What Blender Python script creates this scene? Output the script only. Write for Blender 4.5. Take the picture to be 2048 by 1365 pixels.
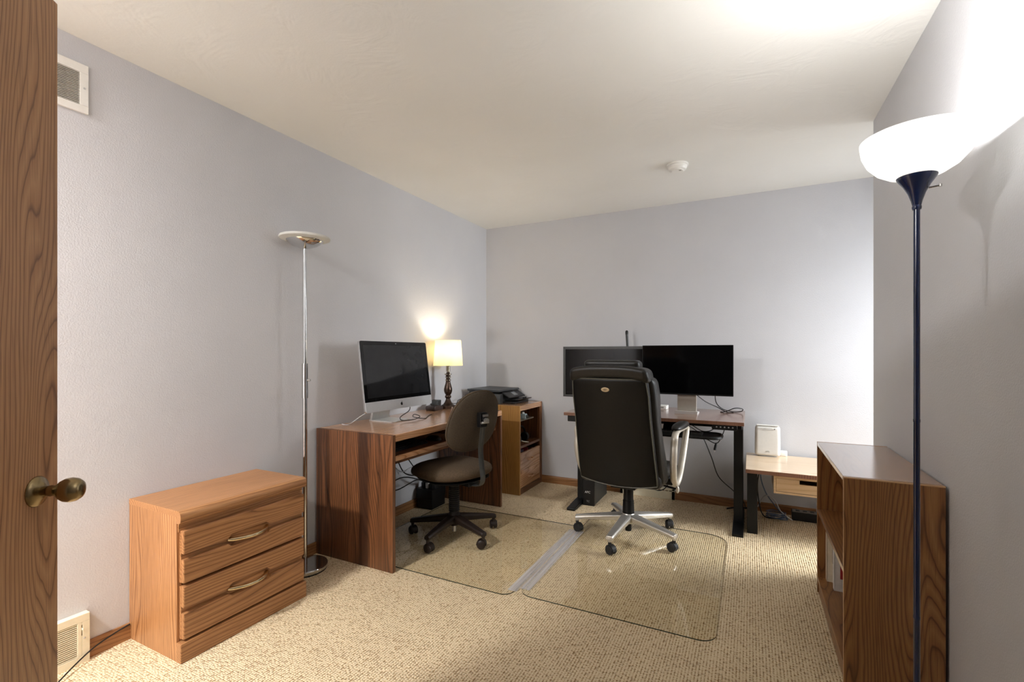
import bpy, bmesh, math, random
from mathutils import Vector, Matrix
random.seed(7)
for o in list(bpy.data.objects): bpy.data.objects.remove(o)
scn = bpy.context.scene
COL = scn.collection
PI = math.pi

# ------------------------------------------------------------------ camera, world, lights, exposure
cam_d = bpy.data.cameras.new('camera'); cam = bpy.data.objects.new('camera', cam_d); COL.objects.link(cam)
cam_d.sensor_width = 36.0; cam_d.lens = 36.0*945/2048; cam_d.clip_start = 0.02
cam_d.shift_y = (707-682.5)/2048
cam.location = (0, 0, 1.205); cam.rotation_euler = (PI/2, 0, math.radians(26.74))
scn.camera = cam
scn.view_settings.view_transform = 'Standard'; scn.view_settings.look = 'None'
scn.view_settings.gamma = 1.0; scn.view_settings.use_curve_mapping = False
scn.view_settings.exposure = 0.88
w = bpy.data.worlds.new('world'); scn.world = w; w.use_nodes = True
w.node_tree.nodes['Background'].inputs[0].default_value = (0.80, 0.88, 1.0, 1)
w.node_tree.nodes['Background'].inputs[1].default_value = 1.0

def light(name, kind, loc, power, color=(1, 1, 1), size=0.1, size_y=None, rot=(0, 0, 0)):
    d = bpy.data.lights.new(name, kind); d.energy = power; d.color = color
    if kind == 'AREA':
        d.size = size
        if size_y: d.shape = 'RECTANGLE'; d.size_y = size_y
    else: d.shadow_soft_size = size
    o = bpy.data.objects.new(name, d); COL.objects.link(o); o.location = loc; o.rotation_euler = rot
    return o
# daylight through the alcove window (faces -X)
wl = light('window_alcove_offscreen', 'AREA', (2.22, 3.60, 1.75), 50, (0.97, 0.98, 1.0), 1.5, 0.85, (0, math.radians(58), 0))
wl.data.spread = math.radians(130)
# ceiling light of the entry passage behind the door
light('entry_ceiling_lamp_offscreen', 'AREA', (-2.02, -0.68, 2.36), 62, (1.0, 0.99, 0.98), 0.24, 0.24, (0, 0, 0))

# ------------------------------------------------------------------ helpers
def lin(c):
    return tuple((x/255/12.92 if x/255 <= .04045 else ((x/255+.055)/1.055)**2.4) for x in c) + (1,)

class MB:
    """collects geometry of ONE mesh object"""
    def __init__(s): s.v = []; s.f = []; s.m = []; s.mi = 0
    def add(s, vs, fs):
        b = len(s.v); s.v += [tuple(p) for p in vs]
        s.f += [tuple(i+b for i in f) for f in fs]; s.m += [s.mi]*len(fs); return s
    def box(s, x0, x1, y0, y1, z0, z1):
        vs = [(x0,y0,z0),(x1,y0,z0),(x1,y1,z0),(x0,y1,z0),(x0,y0,z1),(x1,y0,z1),(x1,y1,z1),(x0,y1,z1)]
        return s.add(vs, [(0,3,2,1),(4,5,6,7),(0,1,5,4),(1,2,6,5),(2,3,7,6),(3,0,4,7)])
    def gbox(s, lo, hi, n, fn=None):
        """box whose faces are grids, deformed by fn"""
        idx = {}; vs = []; fs = []
        def vid(i, j, k):
            key = (i, j, k)
            if key not in idx:
                p = [lo[a]+(hi[a]-lo[a])*key[a]/n[a] for a in range(3)]
                vs.append(fn(*p) if fn else p); idx[key] = len(vs)-1
            return idx[key]
        nx, ny, nz = n
        for i in range(nx):
            for j in range(ny):
                fs.append((vid(i,j,0),vid(i,j+1,0),vid(i+1,j+1,0),vid(i+1,j,0)))
                fs.append((vid(i,j,nz),vid(i+1,j,nz),vid(i+1,j+1,nz),vid(i,j+1,nz)))
        for i in range(nx):
            for k in range(nz):
                fs.append((vid(i,0,k),vid(i+1,0,k),vid(i+1,0,k+1),vid(i,0,k+1)))
                fs.append((vid(i,ny,k),vid(i,ny,k+1),vid(i+1,ny,k+1),vid(i+1,ny,k)))
        for j in range(ny):
            for k in range(nz):
                fs.append((vid(0,j,k),vid(0,j,k+1),vid(0,j+1,k+1),vid(0,j+1,k)))
                fs.append((vid(nx,j,k),vid(nx,j+1,k),vid(nx,j+1,k+1),vid(nx,j,k+1)))
        return s.add(vs, fs)
    def prism(s, poly, axis, a, b):
        """poly: 2-D outline in the plane across axis; extruded from a to b"""
        def P(p, t):
            if axis == 'x': return (t, p[0], p[1])
            if axis == 'y': return (p[0], t, p[1])
            return (p[0], p[1], t)
        n = len(poly); vs = [P(p, a) for p in poly]+[P(p, b) for p in poly]
        fs = [tuple(range(n))[::-1], tuple(range(n, 2*n))]
        fs += [(i, (i+1) % n, n+(i+1) % n, n+i) for i in range(n)]
        return s.add(vs, fs)
    def lathe(s, prof, c=(0,0,0), seg=32, M=None):
        vs = []; fs = []; n = len(prof)
        for r, z in prof:
            for k in range(seg):
                a = 2*PI*k/seg; p = Vector((r*math.cos(a), r*math.sin(a), z))
                if M: p = M @ p
                vs.append((p[0]+c[0], p[1]+c[1], p[2]+c[2]))
        for i in range(n-1):
            for k in range(seg):
                k2 = (k+1) % seg
                fs.append((i*seg+k, i*seg+k2, (i+1)*seg+k2, (i+1)*seg+k))
        if prof[0][0] > 1e-6: fs.append(tuple(range(seg))[::-1])
        if prof[-1][0] > 1e-6: fs.append(tuple((n-1)*seg+k for k in range(seg)))
        return s.add(vs, fs)
    def tube(s, pts, r, seg=8, closed=False, flat=1.0, up=None):
        P = [Vector(p) for p in pts]; n = len(P); R = r if isinstance(r, (list, tuple)) else [r]*n
        vs = []; fs = []; U = None
        for i in range(n):
            if closed: t = P[(i+1) % n]-P[i-1]
            else: t = P[min(i+1, n-1)]-P[max(i-1, 0)]
            t = t.normalized() if t.length > 1e-9 else Vector((0,0,1))
            if up is not None: U = Vector(up)-t*t.dot(Vector(up))
            elif U is None:
                U = Vector((0,0,1)) if abs(t.z) < .9 else Vector((1,0,0)); U = U-t*t.dot(U)
            else: U = U-t*t.dot(U)
            U.normalize(); W = t.cross(U)
            for k in range(seg):
                a = 2*PI*k/seg
                vs.append(P[i]+U*(R[i]*math.cos(a))+W*(R[i]*flat*math.sin(a)))
        for i in range(n if closed else n-1):
            j = (i+1) % n
            for k in range(seg):
                k2 = (k+1) % seg
                fs.append((i*seg+k, i*seg+k2, j*seg+k2, j*seg+k))
        if not closed: fs += [tuple(range(seg))[::-1], tuple((n-1)*seg+k for k in range(seg))]
        return s.add(vs, fs)
    def pillow(s, outline, zt, zb, M=None, rings=9, n=48, p=2.6, fn=None):
        """closed cushion: outline(angle)->(x,y); zt / zb dome heights above and below 0"""
        vs = []; fs = []
        rr = [math.sin(PI/2*(i/rings)) for i in range(rings+1)]
        layers = [(r, zt*(1-r**p)**(1/p) if r < 1 else 0) for r in rr] + [(r, -zb*(1-r**p)**(1/p)) for r in rr[-2::-1]]
        for r, z in layers:
            for k in range(n):
                x, y = outline(2*PI*k/n); q = Vector((x*max(r, .001), y*max(r, .001), z))
                if fn: q = Vector(fn(*q))
                vs.append(M @ q if M else q)
        L = len(layers)
        for i in range(L-1):
            for k in range(n):
                k2 = (k+1) % n
                fs.append((i*n+k, (i+1)*n+k, (i+1)*n+k2, i*n+k2))
        fs.append(tuple(range(n))); fs.append(tuple((L-1)*n+k for k in range(n))[::-1])
        return s.add(vs, fs)

def rrect(x0, x1, y0, y1, r, seg=5):
    if not isinstance(r, (list, tuple)): r = [r]*4
    out = []
    for (cx, cy, a0, q) in ((x1-r[0], y0+r[0], -PI/2, r[0]), (x1-r[1], y1-r[1], 0, r[1]), (x0+r[2], y1-r[2], PI/2, r[2]), (x0+r[3], y0+r[3], PI, r[3])):
        for k in range(seg+1):
            a = a0+PI/2*k/seg; out.append((cx+q*math.cos(a), cy+q*math.sin(a)))
    return out
def selip(a, b, n):
    def f(t):
        c, s_ = math.cos(t), math.sin(t)
        return (a*math.copysign(abs(c)**(2/n), c), b*math.copysign(abs(s_)**(2/n), s_))
    return f
def spline(pts, n=8, closed=False):
    P = [Vector(p) for p in pts]; out = []; m = len(P)
    for i in range(m if closed else m-1):
        g = (lambda k: P[k % m]) if closed else (lambda k: P[max(0, min(m-1, k))])
        p0, p1, p2, p3 = g(i-1), g(i), g(i+1), g(i+2)
        for k in range(n):
            t = k/n
            out.append(0.5*((2*p1)+(p2-p0)*t+(2*p0-5*p1+4*p2-p3)*t*t+(3*p1-p0-3*p2+p3)*t**3))
    if not closed: out.append(P[-1])
    return out

def root_of(o):
    while o.parent: o = o.parent
    return o
def put(name, mb, mat, parent=None, bevel=0, smooth=False, local=False, seg=2, ang=35, label=None, kind=None):
    """link mb as ONE mesh object; vertices are world coordinates unless local"""
    off = Vector((0,0,0)) if (local or parent is None) else root_of(parent).location
    me = bpy.data.meshes.new(name)
    me.from_pydata([tuple(Vector(v)-off) for v in mb.v], [], mb.f)
    mats = mat if isinstance(mat, (list, tuple)) else [mat]
    for m_ in mats: me.materials.append(m_)
    me.polygons.foreach_set('material_index', mb.m)
    bm = bmesh.new(); bm.from_mesh(me)
    bmesh.ops.recalc_face_normals(bm, faces=bm.faces); bm.to_mesh(me); bm.free()
    if smooth:
        me.polygons.foreach_set('use_smooth', [True]*len(me.polygons))
        me.set_sharp_from_angle(angle=math.radians(ang))
    me.update()
    o = bpy.data.objects.new(name, me); COL.objects.link(o)
    if parent: o.parent = parent
    if bevel:
        b = o.modifiers.new('bevel', 'BEVEL'); b.width = bevel; b.segments = seg; b.limit_method = 'ANGLE'
        b.angle_limit = math.radians(40); b.harden_normals = False
        if seg > 2: me.polygons.foreach_set('use_smooth', [True]*len(me.polygons))
    if label: o['label'] = label
    if kind: o['kind'] = kind
    return o
def thing(name, label, cat, loc, rz=0, group=None):
    e = bpy.data.objects.new(name, None); COL.objects.link(e)
    e.location = loc; e.rotation_euler = (0, 0, rz); e.empty_display_size = .05
    e['label'] = label; e['category'] = cat
    if group: e['group'] = group
    return e
def tag(o, label, cat, group=None):
    o['label'] = label; o['category'] = cat
    if group: o['group'] = group
    return o
def struct(name, mb, mat, **k):
    return put(name, mb, mat, kind='structure', **k)
def box(*a): return MB().box(*a)
def text_mesh(name, body, size, mat, parent, M, depth=.0006):
    c = bpy.data.curves.new(name, 'FONT'); c.body = body; c.size = size; c.extrude = depth
    c.align_x = 'CENTER'; c.align_y = 'CENTER'; c.resolution_u = 3
    t = bpy.data.objects.new('tmp_text', c); COL.objects.link(t)
    me = bpy.data.meshes.new_from_object(t); bpy.data.objects.remove(t)
    me.name = name; me.transform(M); me.materials.clear(); me.materials.append(mat)
    o = bpy.data.objects.new(name, me); COL.objects.link(o); o.parent = parent
    return o

# ------------------------------------------------------------------ materials
def newmat(name):
    m = bpy.data.materials.new(name); m.use_nodes = True
    nt = m.node_tree; return m, nt, nt.nodes['Principled BSDF']
def N(nt, typ, **k):
    n = nt.nodes.new(typ)
    for a, b in k.items():
        if a.startswith('i_'):
            key = a[2:]; n.inputs[int(key) if key.isdigit() else key.replace('_', ' ')].default_value = b
        else: setattr(n, a, b)
    return n
def math_n(nt, op, a, b=None, clamp=False):
    n = nt.nodes.new('ShaderNodeMath'); n.operation = op; n.use_clamp = clamp
    for i, x in enumerate((a, b)):
        if x is None: continue
        if hasattr(x, 'links'): nt.links.new(x, n.inputs[i])
        else: n.inputs[i].default_value = x
    return n.outputs[0]
def mixc(nt, fac, a, b, mode='MIX'):
    n = nt.nodes.new('ShaderNodeMix'); n.data_type = 'RGBA'; n.blend_type = mode
    for s_, x in ((n.inputs[0], fac), (n.inputs[6], a), (n.inputs[7], b)):
        if hasattr(x, 'links'): nt.links.new(x, s_)
        else: s_.default_value = x
    return n.outputs[2]
def ramp(nt, src, stops):
    n = nt.nodes.new('ShaderNodeValToRGB'); cr = n.color_ramp
    while len(cr.elements) > 1: cr.elements.remove(cr.elements[-1])
    for i, (p, c) in enumerate(stops):
        e = cr.elements[0] if i == 0 else cr.elements.new(p)
        e.position = p; e.color = c if len(c) == 4 else c+(1,)
    nt.links.new(src, n.inputs[0]); return n.outputs[0]
def noise(nt, vec, scale, detail=3, rough=.5, dist=0):
    n = N(nt, 'ShaderNodeTexNoise'); n.inputs['Scale'].default_value = scale; n.inputs['Detail'].default_value = detail
    n.inputs['Roughness'].default_value = rough; n.inputs['Distortion'].default_value = dist
    if vec is not None: nt.links.new(vec, n.inputs['Vector'])
    return n.outputs['Fac']
def objco(nt, scale=(1,1,1), loc=(0,0,0)):
    tc = N(nt, 'ShaderNodeTexCoord'); mp = N(nt, 'ShaderNodeMapping')
    mp.inputs['Scale'].default_value = scale; mp.inputs['Location'].default_value = loc
    nt.links.new(tc.outputs['Object'], mp.inputs['Vector']); return mp.outputs[0]
def bump(nt, bsdf, h, strength, dist=.01):
    b = N(nt, 'ShaderNodeBump'); b.inputs['Strength'].default_value = strength; b.inputs['Distance'].default_value = dist
    nt.links.new(h, b.inputs['Height']); nt.links.new(b.outputs[0], bsdf.inputs['Normal'])

_plain = {}
def plain(name, rgb, rough=.5, metal=0, grain=.06, gscale=60, coat=0, spec=None, bumpy=0, bscale=300):
    """a plain coloured surface with a slight procedural unevenness"""
    if name in _plain: return _plain[name]
    m, nt, b = newmat(name); c = lin(rgb)
    f = noise(nt, objco(nt), gscale, 3)
    lo = tuple(x*(1-grain) for x in c[:3])+(1,); hi = tuple(min(1, x*(1+grain)) for x in c[:3])+(1,)
    nt.links.new(ramp(nt, f, [(.3, lo), (.7, hi)]), b.inputs['Base Color'])
    b.inputs['Roughness'].default_value = rough; b.inputs['Metallic'].default_value = metal
    if coat: b.inputs['Coat Weight'].default_value = coat; b.inputs['Coat Roughness'].default_value = .1
    if spec is not None: b.inputs['Specular IOR Level'].default_value = spec
    if bumpy: bump(nt, b, noise(nt, objco(nt), bscale, 2), bumpy, .002)
    _plain[name] = m; return m

_wood = {}
WOODS = {  # light, mid, dark, rings per metre, distortion, roughness, pore strength, coat
 'oak':    ((194,142,94), (174,121,76), (124,81,48), 70, .028, .42, .5, .12),
 'door':   ((206,158,114), (188,138,96), (136,94,66), 42, .075, .45, .5, .1),
 'walnut': ((136,88,54), (110,69,40), (64,39,24), 44, .05, .38, .55, .2),
 'desktop':((216,168,126), (200,148,106), (160,112,76), 46, .05, .2, .35, .6),  # desk top's paleness from reflection is put into this colour
 'lamplit': ((186,140,76), (170,122,62), (128,88,40), 60, .04, .42, .5, .15),  # table lamp's light on the cabinet side is painted into this wood
 'shelf':  ((166,118,70), (146,98,56), (96,60,30), 46, .07, .38, .5, .2),
 'shelftop': ((178,132,86), (160,114,72), (112,76,44), 46, .07, .16, .35, .8),  # paler copy of shelf wood, part of the top's glare in its colour
 'red':    ((166,124,100), (146,104,82), (112,78,60), 50, .03, .16, .3, .7),
 'pale':   ((232,210,182), (222,196,164), (204,174,140), 36, .04, .3, .2, .3),
 'edge':   ((160,116,90), (138,96,74), (98,66,52), 120, .01, .45, .3, 0),
 'drawer': ((232,202,160), (222,188,146), (202,166,122), 50, .04, .4, .25, .1),
 'base':   ((176,128,82), (158,110,66), (122,82,48), 60, .03, .45, .4, .1),
}
def wood(kind, axis, seed=0):
    key = (kind, axis, seed)
    if key in _wood: return _wood[key]
    L, Mi, D, fr, amp, rough, pore, coat = WOODS[kind]
    m, nt, b = newmat('wood_'+kind+'_'+axis+('' if not seed else str(seed)))
    ai = 'xyz'.index(axis)
    sc = [1, 1, 1]; sc[ai] = .13
    lo = objco(nt, sc, (seed*3.1, seed*1.7, seed*2.3))
    n1 = noise(nt, lo, 4.5, 2, .45)
    n2 = noise(nt, lo, 22, 2, .5)
    sp = N(nt, 'ShaderNodeSeparateXYZ'); nt.links.new(lo, sp.inputs[0])
    cr = [i for i in range(3) if i != ai]
    c = math_n(nt, 'ADD', sp.outputs[cr[0]], math_n(nt, 'MULTIPLY', sp.outputs[cr[1]], .83))
    c = math_n(nt, 'ADD', c, math_n(nt, 'MULTIPLY', n1, amp*9))
    c = math_n(nt, 'ADD', c, math_n(nt, 'MULTIPLY', n2, amp*.35))
    ph = math_n(nt, 'MULTIPLY', c, fr)
    saw = math_n(nt, 'FRACT', ph)
    col = ramp(nt, saw, [(0, lin(Mi)), (.45, lin(L)), (.8, lin(Mi)), (.93, lin(D)), (1.0, lin(Mi))])
    # pores: short dark streaks along the grain
    sp2 = [260, 260, 260]; sp2[ai] = 7
    po = noise(nt, objco(nt, sp2), 1.0, 2, .6)
    pf = ramp(nt, po, [(.50, (0,0,0,1)), (.68, (1,1,1,1))])
    k = math_n(nt, 'MULTIPLY', pf, pore)
    col = mixc(nt, k, col, lin(D))
    # broad colour drift across boards
    sp3 = [2.2, 2.2, 2.2]; sp3[ai] = .5
    dr = noise(nt, objco(nt, sp3, (seed, seed*2, 0)), 1.6, 2)
    col = mixc(nt, 1.0, col, ramp(nt, dr, [(.3, (.80,.78,.76,1)), (.7, (1,1,1,1))]), 'MULTIPLY')
    if kind == 'walnut':   # near-black heartwood streaks
        sp4 = [9, 9, 9]; sp4[ai] = .35
        st = noise(nt, objco(nt, sp4, (1.3, .4, .2)), 1.0, 3, .6, .3)
        col = mixc(nt, ramp(nt, st, [(.54, (0,0,0,1)), (.64, (.85,.85,.85,1))]), col, lin((52,30,20)))
    nt.links.new(col, b.inputs['Base Color'])
    b.inputs['Roughness'].default_value = rough
    b.inputs['Coat Weight'].default_value = coat; b.inputs['Coat Roughness'].default_value = .18
    bump(nt, b, po, .12, .0015)
    _wood[key] = m; return m

# walls: lavender grey orange-peel paint
m_wall, nt, b = newmat('paint_lavender_grey')
n_ = noise(nt, objco(nt), 2.5, 3)
nt.links.new(ramp(nt, n_, [(.3, lin((205,205,208))), (.7, lin((209,209,212)))]), b.inputs['Base Color'])
b.inputs['Roughness'].default_value = .62; b.inputs['Specular IOR Level'].default_value = .3
bump(nt, b, noise(nt, objco(nt), 170, 3, .55), .35, .0035)
# ceiling: off-white with swirled stomp texture
m_ceil, nt, b = newmat('ceiling_swirl_plaster')
co = objco(nt)
n_ = noise(nt, co, 3.5, 2, .5, 3.5)
wv = math_n(nt, 'FRACT', math_n(nt, 'MULTIPLY', n_, 14))
fine = noise(nt, co, 120, 3)
patch = ramp(nt, noise(nt, co, 6, 2), [(.42, (0,0,0,1)), (.6, (1,1,1,1))])
hgt = math_n(nt, 'ADD', math_n(nt, 'MULTIPLY', math_n(nt, 'MULTIPLY', wv, patch), .6), math_n(nt, 'MULTIPLY', fine, .5))
b.inputs['Base Color'].default_value = lin((232,229,220)); b.inputs['Roughness'].default_value = .8
nt.links.new(ramp(nt, noise(nt, co, 1.7, 2), [(.3, lin((236,235,229))), (.7, lin((240,239,234)))]), b.inputs['Base Color'])
bump(nt, b, hgt, .15, .005)
# carpet: berber loops in rows along Y
m_carpet, nt, b = newmat('berber_loop_carpet')
co = objco(nt, (1/.0115, 1/.0085, 1))
vo = N(nt, 'ShaderNodeTexVoronoi'); vo.inputs['Scale'].default_value = 1.0; vo.inputs['Randomness'].default_value = .55
vo.voronoi_dimensions = '2D'
nt.links.new(co, vo.inputs['Vector'])
sp = N(nt, 'ShaderNodeSeparateXYZ'); nt.links.new(co, sp.inputs[0])
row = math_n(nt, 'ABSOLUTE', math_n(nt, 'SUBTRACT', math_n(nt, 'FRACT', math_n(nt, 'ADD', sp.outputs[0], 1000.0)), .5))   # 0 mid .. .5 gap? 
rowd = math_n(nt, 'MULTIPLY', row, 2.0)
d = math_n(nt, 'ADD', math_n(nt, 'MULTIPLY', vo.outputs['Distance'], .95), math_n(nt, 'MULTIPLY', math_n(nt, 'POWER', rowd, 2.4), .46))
col = ramp(nt, d, [(.15, lin((246,232,203))), (.56, lin((238,218,183))), (.84, lin((194,163,119))), (1.0, lin((112,86,56)))])  # gap browns: backing colour, with shade between the loops painted in
sep = N(nt, 'ShaderNodeSeparateXYZ'); nt.links.new(vo.outputs['Color'], sep.inputs[0])
fl = ramp(nt, sep.outputs[0], [(.86, (0,0,0,1)), (.94, (1,1,1,1))])
col = mixc(nt, math_n(nt, 'MULTIPLY', fl, .38), col, lin((168,134,94)))
big = noise(nt, objco(nt), 2.2, 3)
col = mixc(nt, .25, col, ramp(nt, big, [(.35, lin((214,196,166))), (.65, lin((240,228,206)))]), 'MULTIPLY')
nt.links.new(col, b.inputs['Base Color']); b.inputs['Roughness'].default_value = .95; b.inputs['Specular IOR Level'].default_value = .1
bump(nt, b, math_n(nt, 'SUBTRACT', 1.0, d), .8, .006)
# clear chair-mat glass: tinted body, mirror by Fresnel
def glassmat(name, tint, ior=1.5, rough=.015):
    m, nt, b = newmat(name); nt.nodes.remove(b); out = nt.nodes['Material Output']
    tr = N(nt, 'ShaderNodeBsdfTransparent'); gl = N(nt, 'ShaderNodeBsdfGlossy'); gl.inputs['Roughness'].default_value = rough
    f = noise(nt, objco(nt), 3, 2)
    nt.links.new(ramp(nt, f, [(.3, tint), (.7, tuple(min(1, x*1.02) for x in tint[:3])+(1,))]), tr.inputs[0])
    fr = N(nt, 'ShaderNodeLayerWeight'); fr.inputs['Blend'].default_value = .5
    sch = math_n(nt, 'ADD', math_n(nt, 'MULTIPLY', math_n(nt, 'POWER', fr.outputs['Facing'], 3.4), .75), .035)
    mx = N(nt, 'ShaderNodeMixShader'); nt.links.new(sch, mx.inputs[0])
    nt.links.new(tr.outputs[0], mx.inputs[1]); nt.links.new(gl.outputs[0], mx.inputs[2]); nt.links.new(mx.outputs[0], out.inputs[0])
    return m
m_mat = glassmat('mat_glass', (.988,.980,.945,1))
m_pane = glassmat('window_glass', (.97,.98,.98,1))
m_matunder, nt, b = newmat('mat_underside'); nt.nodes.remove(b)
tr = N(nt, 'ShaderNodeBsdfTransparent'); tr.inputs[0].default_value = (1, 1, .99, 1); nt.links.new(tr.outputs[0], nt.nodes['Material Output'].inputs[0])
m_footalu = plain('light_aluminium', (216,216,214), .4, .35, .03)
m_matedge = plain('mat_glass_edge', (44,52,40), .15)
m_vinyl, nt, b = newmat('milky_vinyl_strip')
tr = N(nt, 'ShaderNodeBsdfTransparent'); mx = N(nt, 'ShaderNodeMixShader')
nt.links.new(ramp(nt, noise(nt, objco(nt, (60, 2, 1)), 1, 2), [(.3, (.22,.22,.22,1)), (.7, (.48,.48,.48,1))]), mx.inputs[0])
b.inputs['Base Color'].default_value = lin((236,232,232)); b.inputs['Roughness'].default_value = .25
nt.links.new(tr.outputs[0], mx.inputs[1]); nt.links.new(b.outputs[0], mx.inputs[2]); nt.links.new(mx.outputs[0], nt.nodes['Material Output'].inputs[0])
def shade_mat(name, rgb, trans, em=0, emc=(1,1,1,1)):
    m, nt, b = newmat(name); nt.nodes.remove(b); out = nt.nodes['Material Output']
    df = N(nt, 'ShaderNodeBsdfDiffuse'); tl = N(nt, 'ShaderNodeBsdfTranslucent'); c = lin(rgb)
    cc = ramp(nt, noise(nt, objco(nt), 90, 2), [(.3, tuple(x*.97 for x in c[:3])+(1,)), (.7, c)])
    nt.links.new(cc, df.inputs[0]); nt.links.new(cc, tl.inputs[0])
    mx = N(nt, 'ShaderNodeMixShader'); mx.inputs[0].default_value = trans
    nt.links.new(df.outputs[0], mx.inputs[1]); nt.links.new(tl.outputs[0], mx.inputs[2]); last = mx.outputs[0]
    if em:
        e = N(nt, 'ShaderNodeEmission'); e.inputs[0].default_value = emc; e.inputs[1].default_value = em
        ad = N(nt, 'ShaderNodeAddShader'); nt.links.new(last, ad.inputs[0]); nt.links.new(e.outputs[0], ad.inputs[1]); last = ad.outputs[0]
    nt.links.new(last, out.inputs[0]); return m

m_white = plain('white_enamel', (238,236,230), .4, grain=.02)
m_cream = plain('cream_enamel', (232,224,198), .4, grain=.03)
m_black = plain('black_plastic', (15,15,16), .4, grain=.1, spec=.35)
m_blackm = plain('black_steel', (11,11,12), .4, grain=.1, spec=.3)
m_charc = plain('charcoal_plastic', (48,49,48), .45, grain=.1)
m_duct = plain('galvanised_duct', (132,132,130), .5, .3)
m_chrome = plain('polished_chrome', (212,212,212), .08, 1, .03)
m_alu = plain('satin_aluminium', (214,214,214), .3, 1, .03)
m_silver = plain('cast_aluminium', (205,200,192), .34, .75, .05)
m_silverp = plain('silver_plastic', (206,198,184), .4, .35, .04)
m_brass = plain('antique_brass', (150,132,98), .24, 1, .12, 20)
m_gold = plain('pale_brass', (214,196,160), .2, 1, .06)
m_leather = plain('black_leather', (15,14,12), .40, grain=.15, bumpy=.25, bscale=420, spec=.28)
m_leather2 = plain('worn_black_leather', (26,24,21), .38, grain=.15, bumpy=.25, bscale=420, spec=.4)
m_piping = plain('leather_piping', (92,90,78), .4)
m_fabric = plain('brown_fabric', (84,68,50), .9, grain=.22, gscale=140, bumpy=.4, bscale=600)
m_fabric2 = plain('brown_fabric_back', (72,61,48), .9, grain=.2, gscale=160, bumpy=.4, bscale=600)
m_brownp = plain('dark_brown_plastic', (36,26,21), .42, grain=.1, spec=.35)
m_rubber = plain('black_rubber', (26,25,25), .6)
m_grayst = plain('grey_steel', (72,72,70), .35, .4)
m_blue = plain('navy_lacquer', (12,30,70), .25, grain=.05, coat=.5)
m_cable = plain('black_cable', (18,18,20), .5)
m_cableb = plain('blue_grey_cable', (92,110,140), .5)
m_cablew = plain('pale_cable', (196,198,202), .5)
m_bronze = plain('bronze_lamp', (70,54,44), .28, .75, .2, 30)
m_screen = plain('glossy_screen', (40,41,43), .06, grain=.1, gscale=14)
m_screenb = plain('black_screen', (4,4,5), .1, grain=.1, gscale=14, spec=.22)
m_paper = plain('cream_paper', (238,230,212), .7)

# ------------------------------------------------------------------ the room
XL, YB, H = -2.346, 4.088, 2.44
YF = -1.55
XA = 1.75           # far wall of the window alcove
RX0, RX1 = .586, .602   # right wall x at its far corner and nearer the camera
YC = 3.109
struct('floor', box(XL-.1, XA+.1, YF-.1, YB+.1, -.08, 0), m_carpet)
struct('ceiling', box(XL-.1, XA+.1, YF-.1, YB+.1, H, H+.08), m_ceil)
mb = MB(); xa, xb = XL-.1, XL          # openings for the grille and the register ducts
mb.box(xa, xb, YF-.1, .53, 0, H).box(xa, xb, .887, YB+.1, 0, H)
mb.box(xa, xb, .53, .887, 0, .030).box(xa, xb, .53, .887, .160, 2.177).box(xa, xb, .53, .887, 2.304, H).box(xa, xb, .873, .887, .030, .160)
struct('wall_left', mb, m_wall)
struct('wall_back', box(XL, XA+.1, YB, YB+.1, 0, H), m_wall)
rx = lambda y: RX0+(RX1-RX0)*(YC-y)/(YC-1.5)
# the solid corner block right of the room
struct('wall_right', MB().prism([(rx(YF), YF), (XA, YF), (XA, YC), (RX0, YC)], 'z', 0, H), m_wall)
# alcove end wall with the window opening
wy0, wy1, wz0, wz1 = 3.19, 4.01, .36, 2.02
mb = MB(); X0, X1 = XA, XA+.1
mb.box(X0, X1, YC-.1, wy0, 0, H).box(X0, X1, wy1, YB, 0, H).box(X0, X1, wy0, wy1, 0, wz0).box(X0, X1, wy0, wy1, wz1, H)
struct('wall_alcove', mb, m_wall)
wf = MB(); fw = .045
wf.box(XA+.02, XA+.07, wy0, wy1, wz0, wz0+fw).box(XA+.02, XA+.07, wy0, wy1, wz1-fw, wz1)
wf.box(XA+.02, XA+.07, wy0, wy0+fw, wz0+fw, wz1-fw).box(XA+.02, XA+.07, wy1-fw, wy1, wz0+fw, wz1-fw)
wo = struct('window_1', wf, m_white)
put('pane', box(XA+.042, XA+.046, wy0+fw, wy1-fw, wz0+fw, wz1-fw), m_pane, wo)
# behind the camera: partition carrying the open door, entry passage left of it
struct('wall_partition', box(-1.0, -.90, YF, -.06, 0, H), m_wall)
struct('wall_front', box(XL, XA, YF-.1, YF, 0, H), m_wall)
# baseboards with a rounded top
def base_prof(t, h): return [(0, 0), (t, 0), (t, h-.012), (t*.55, h), (0, h)]
bw = lambda ax: wood('base', ax)
struct('baseboard_left', MB().prism([(XL+a, z) for a, z in base_prof(.014, .066)], 'y', .912, YB), bw('y'))
struct('baseboard_back', MB().prism([(YB-a, z) for a, z in base_prof(.014, .066)], 'x', XL+.014, XA), bw('x'))
struct('baseboard_right', MB().prism([(RX0-.0-a, z) for a, z in base_prof(.012, .066)], 'y', 2.86, YC), bw('y'))
struct('baseboard_entry', MB().prism([(XL+a, z) for a, z in base_prof(.014, .066)], 'y', YF, .55), bw('y'))

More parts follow.
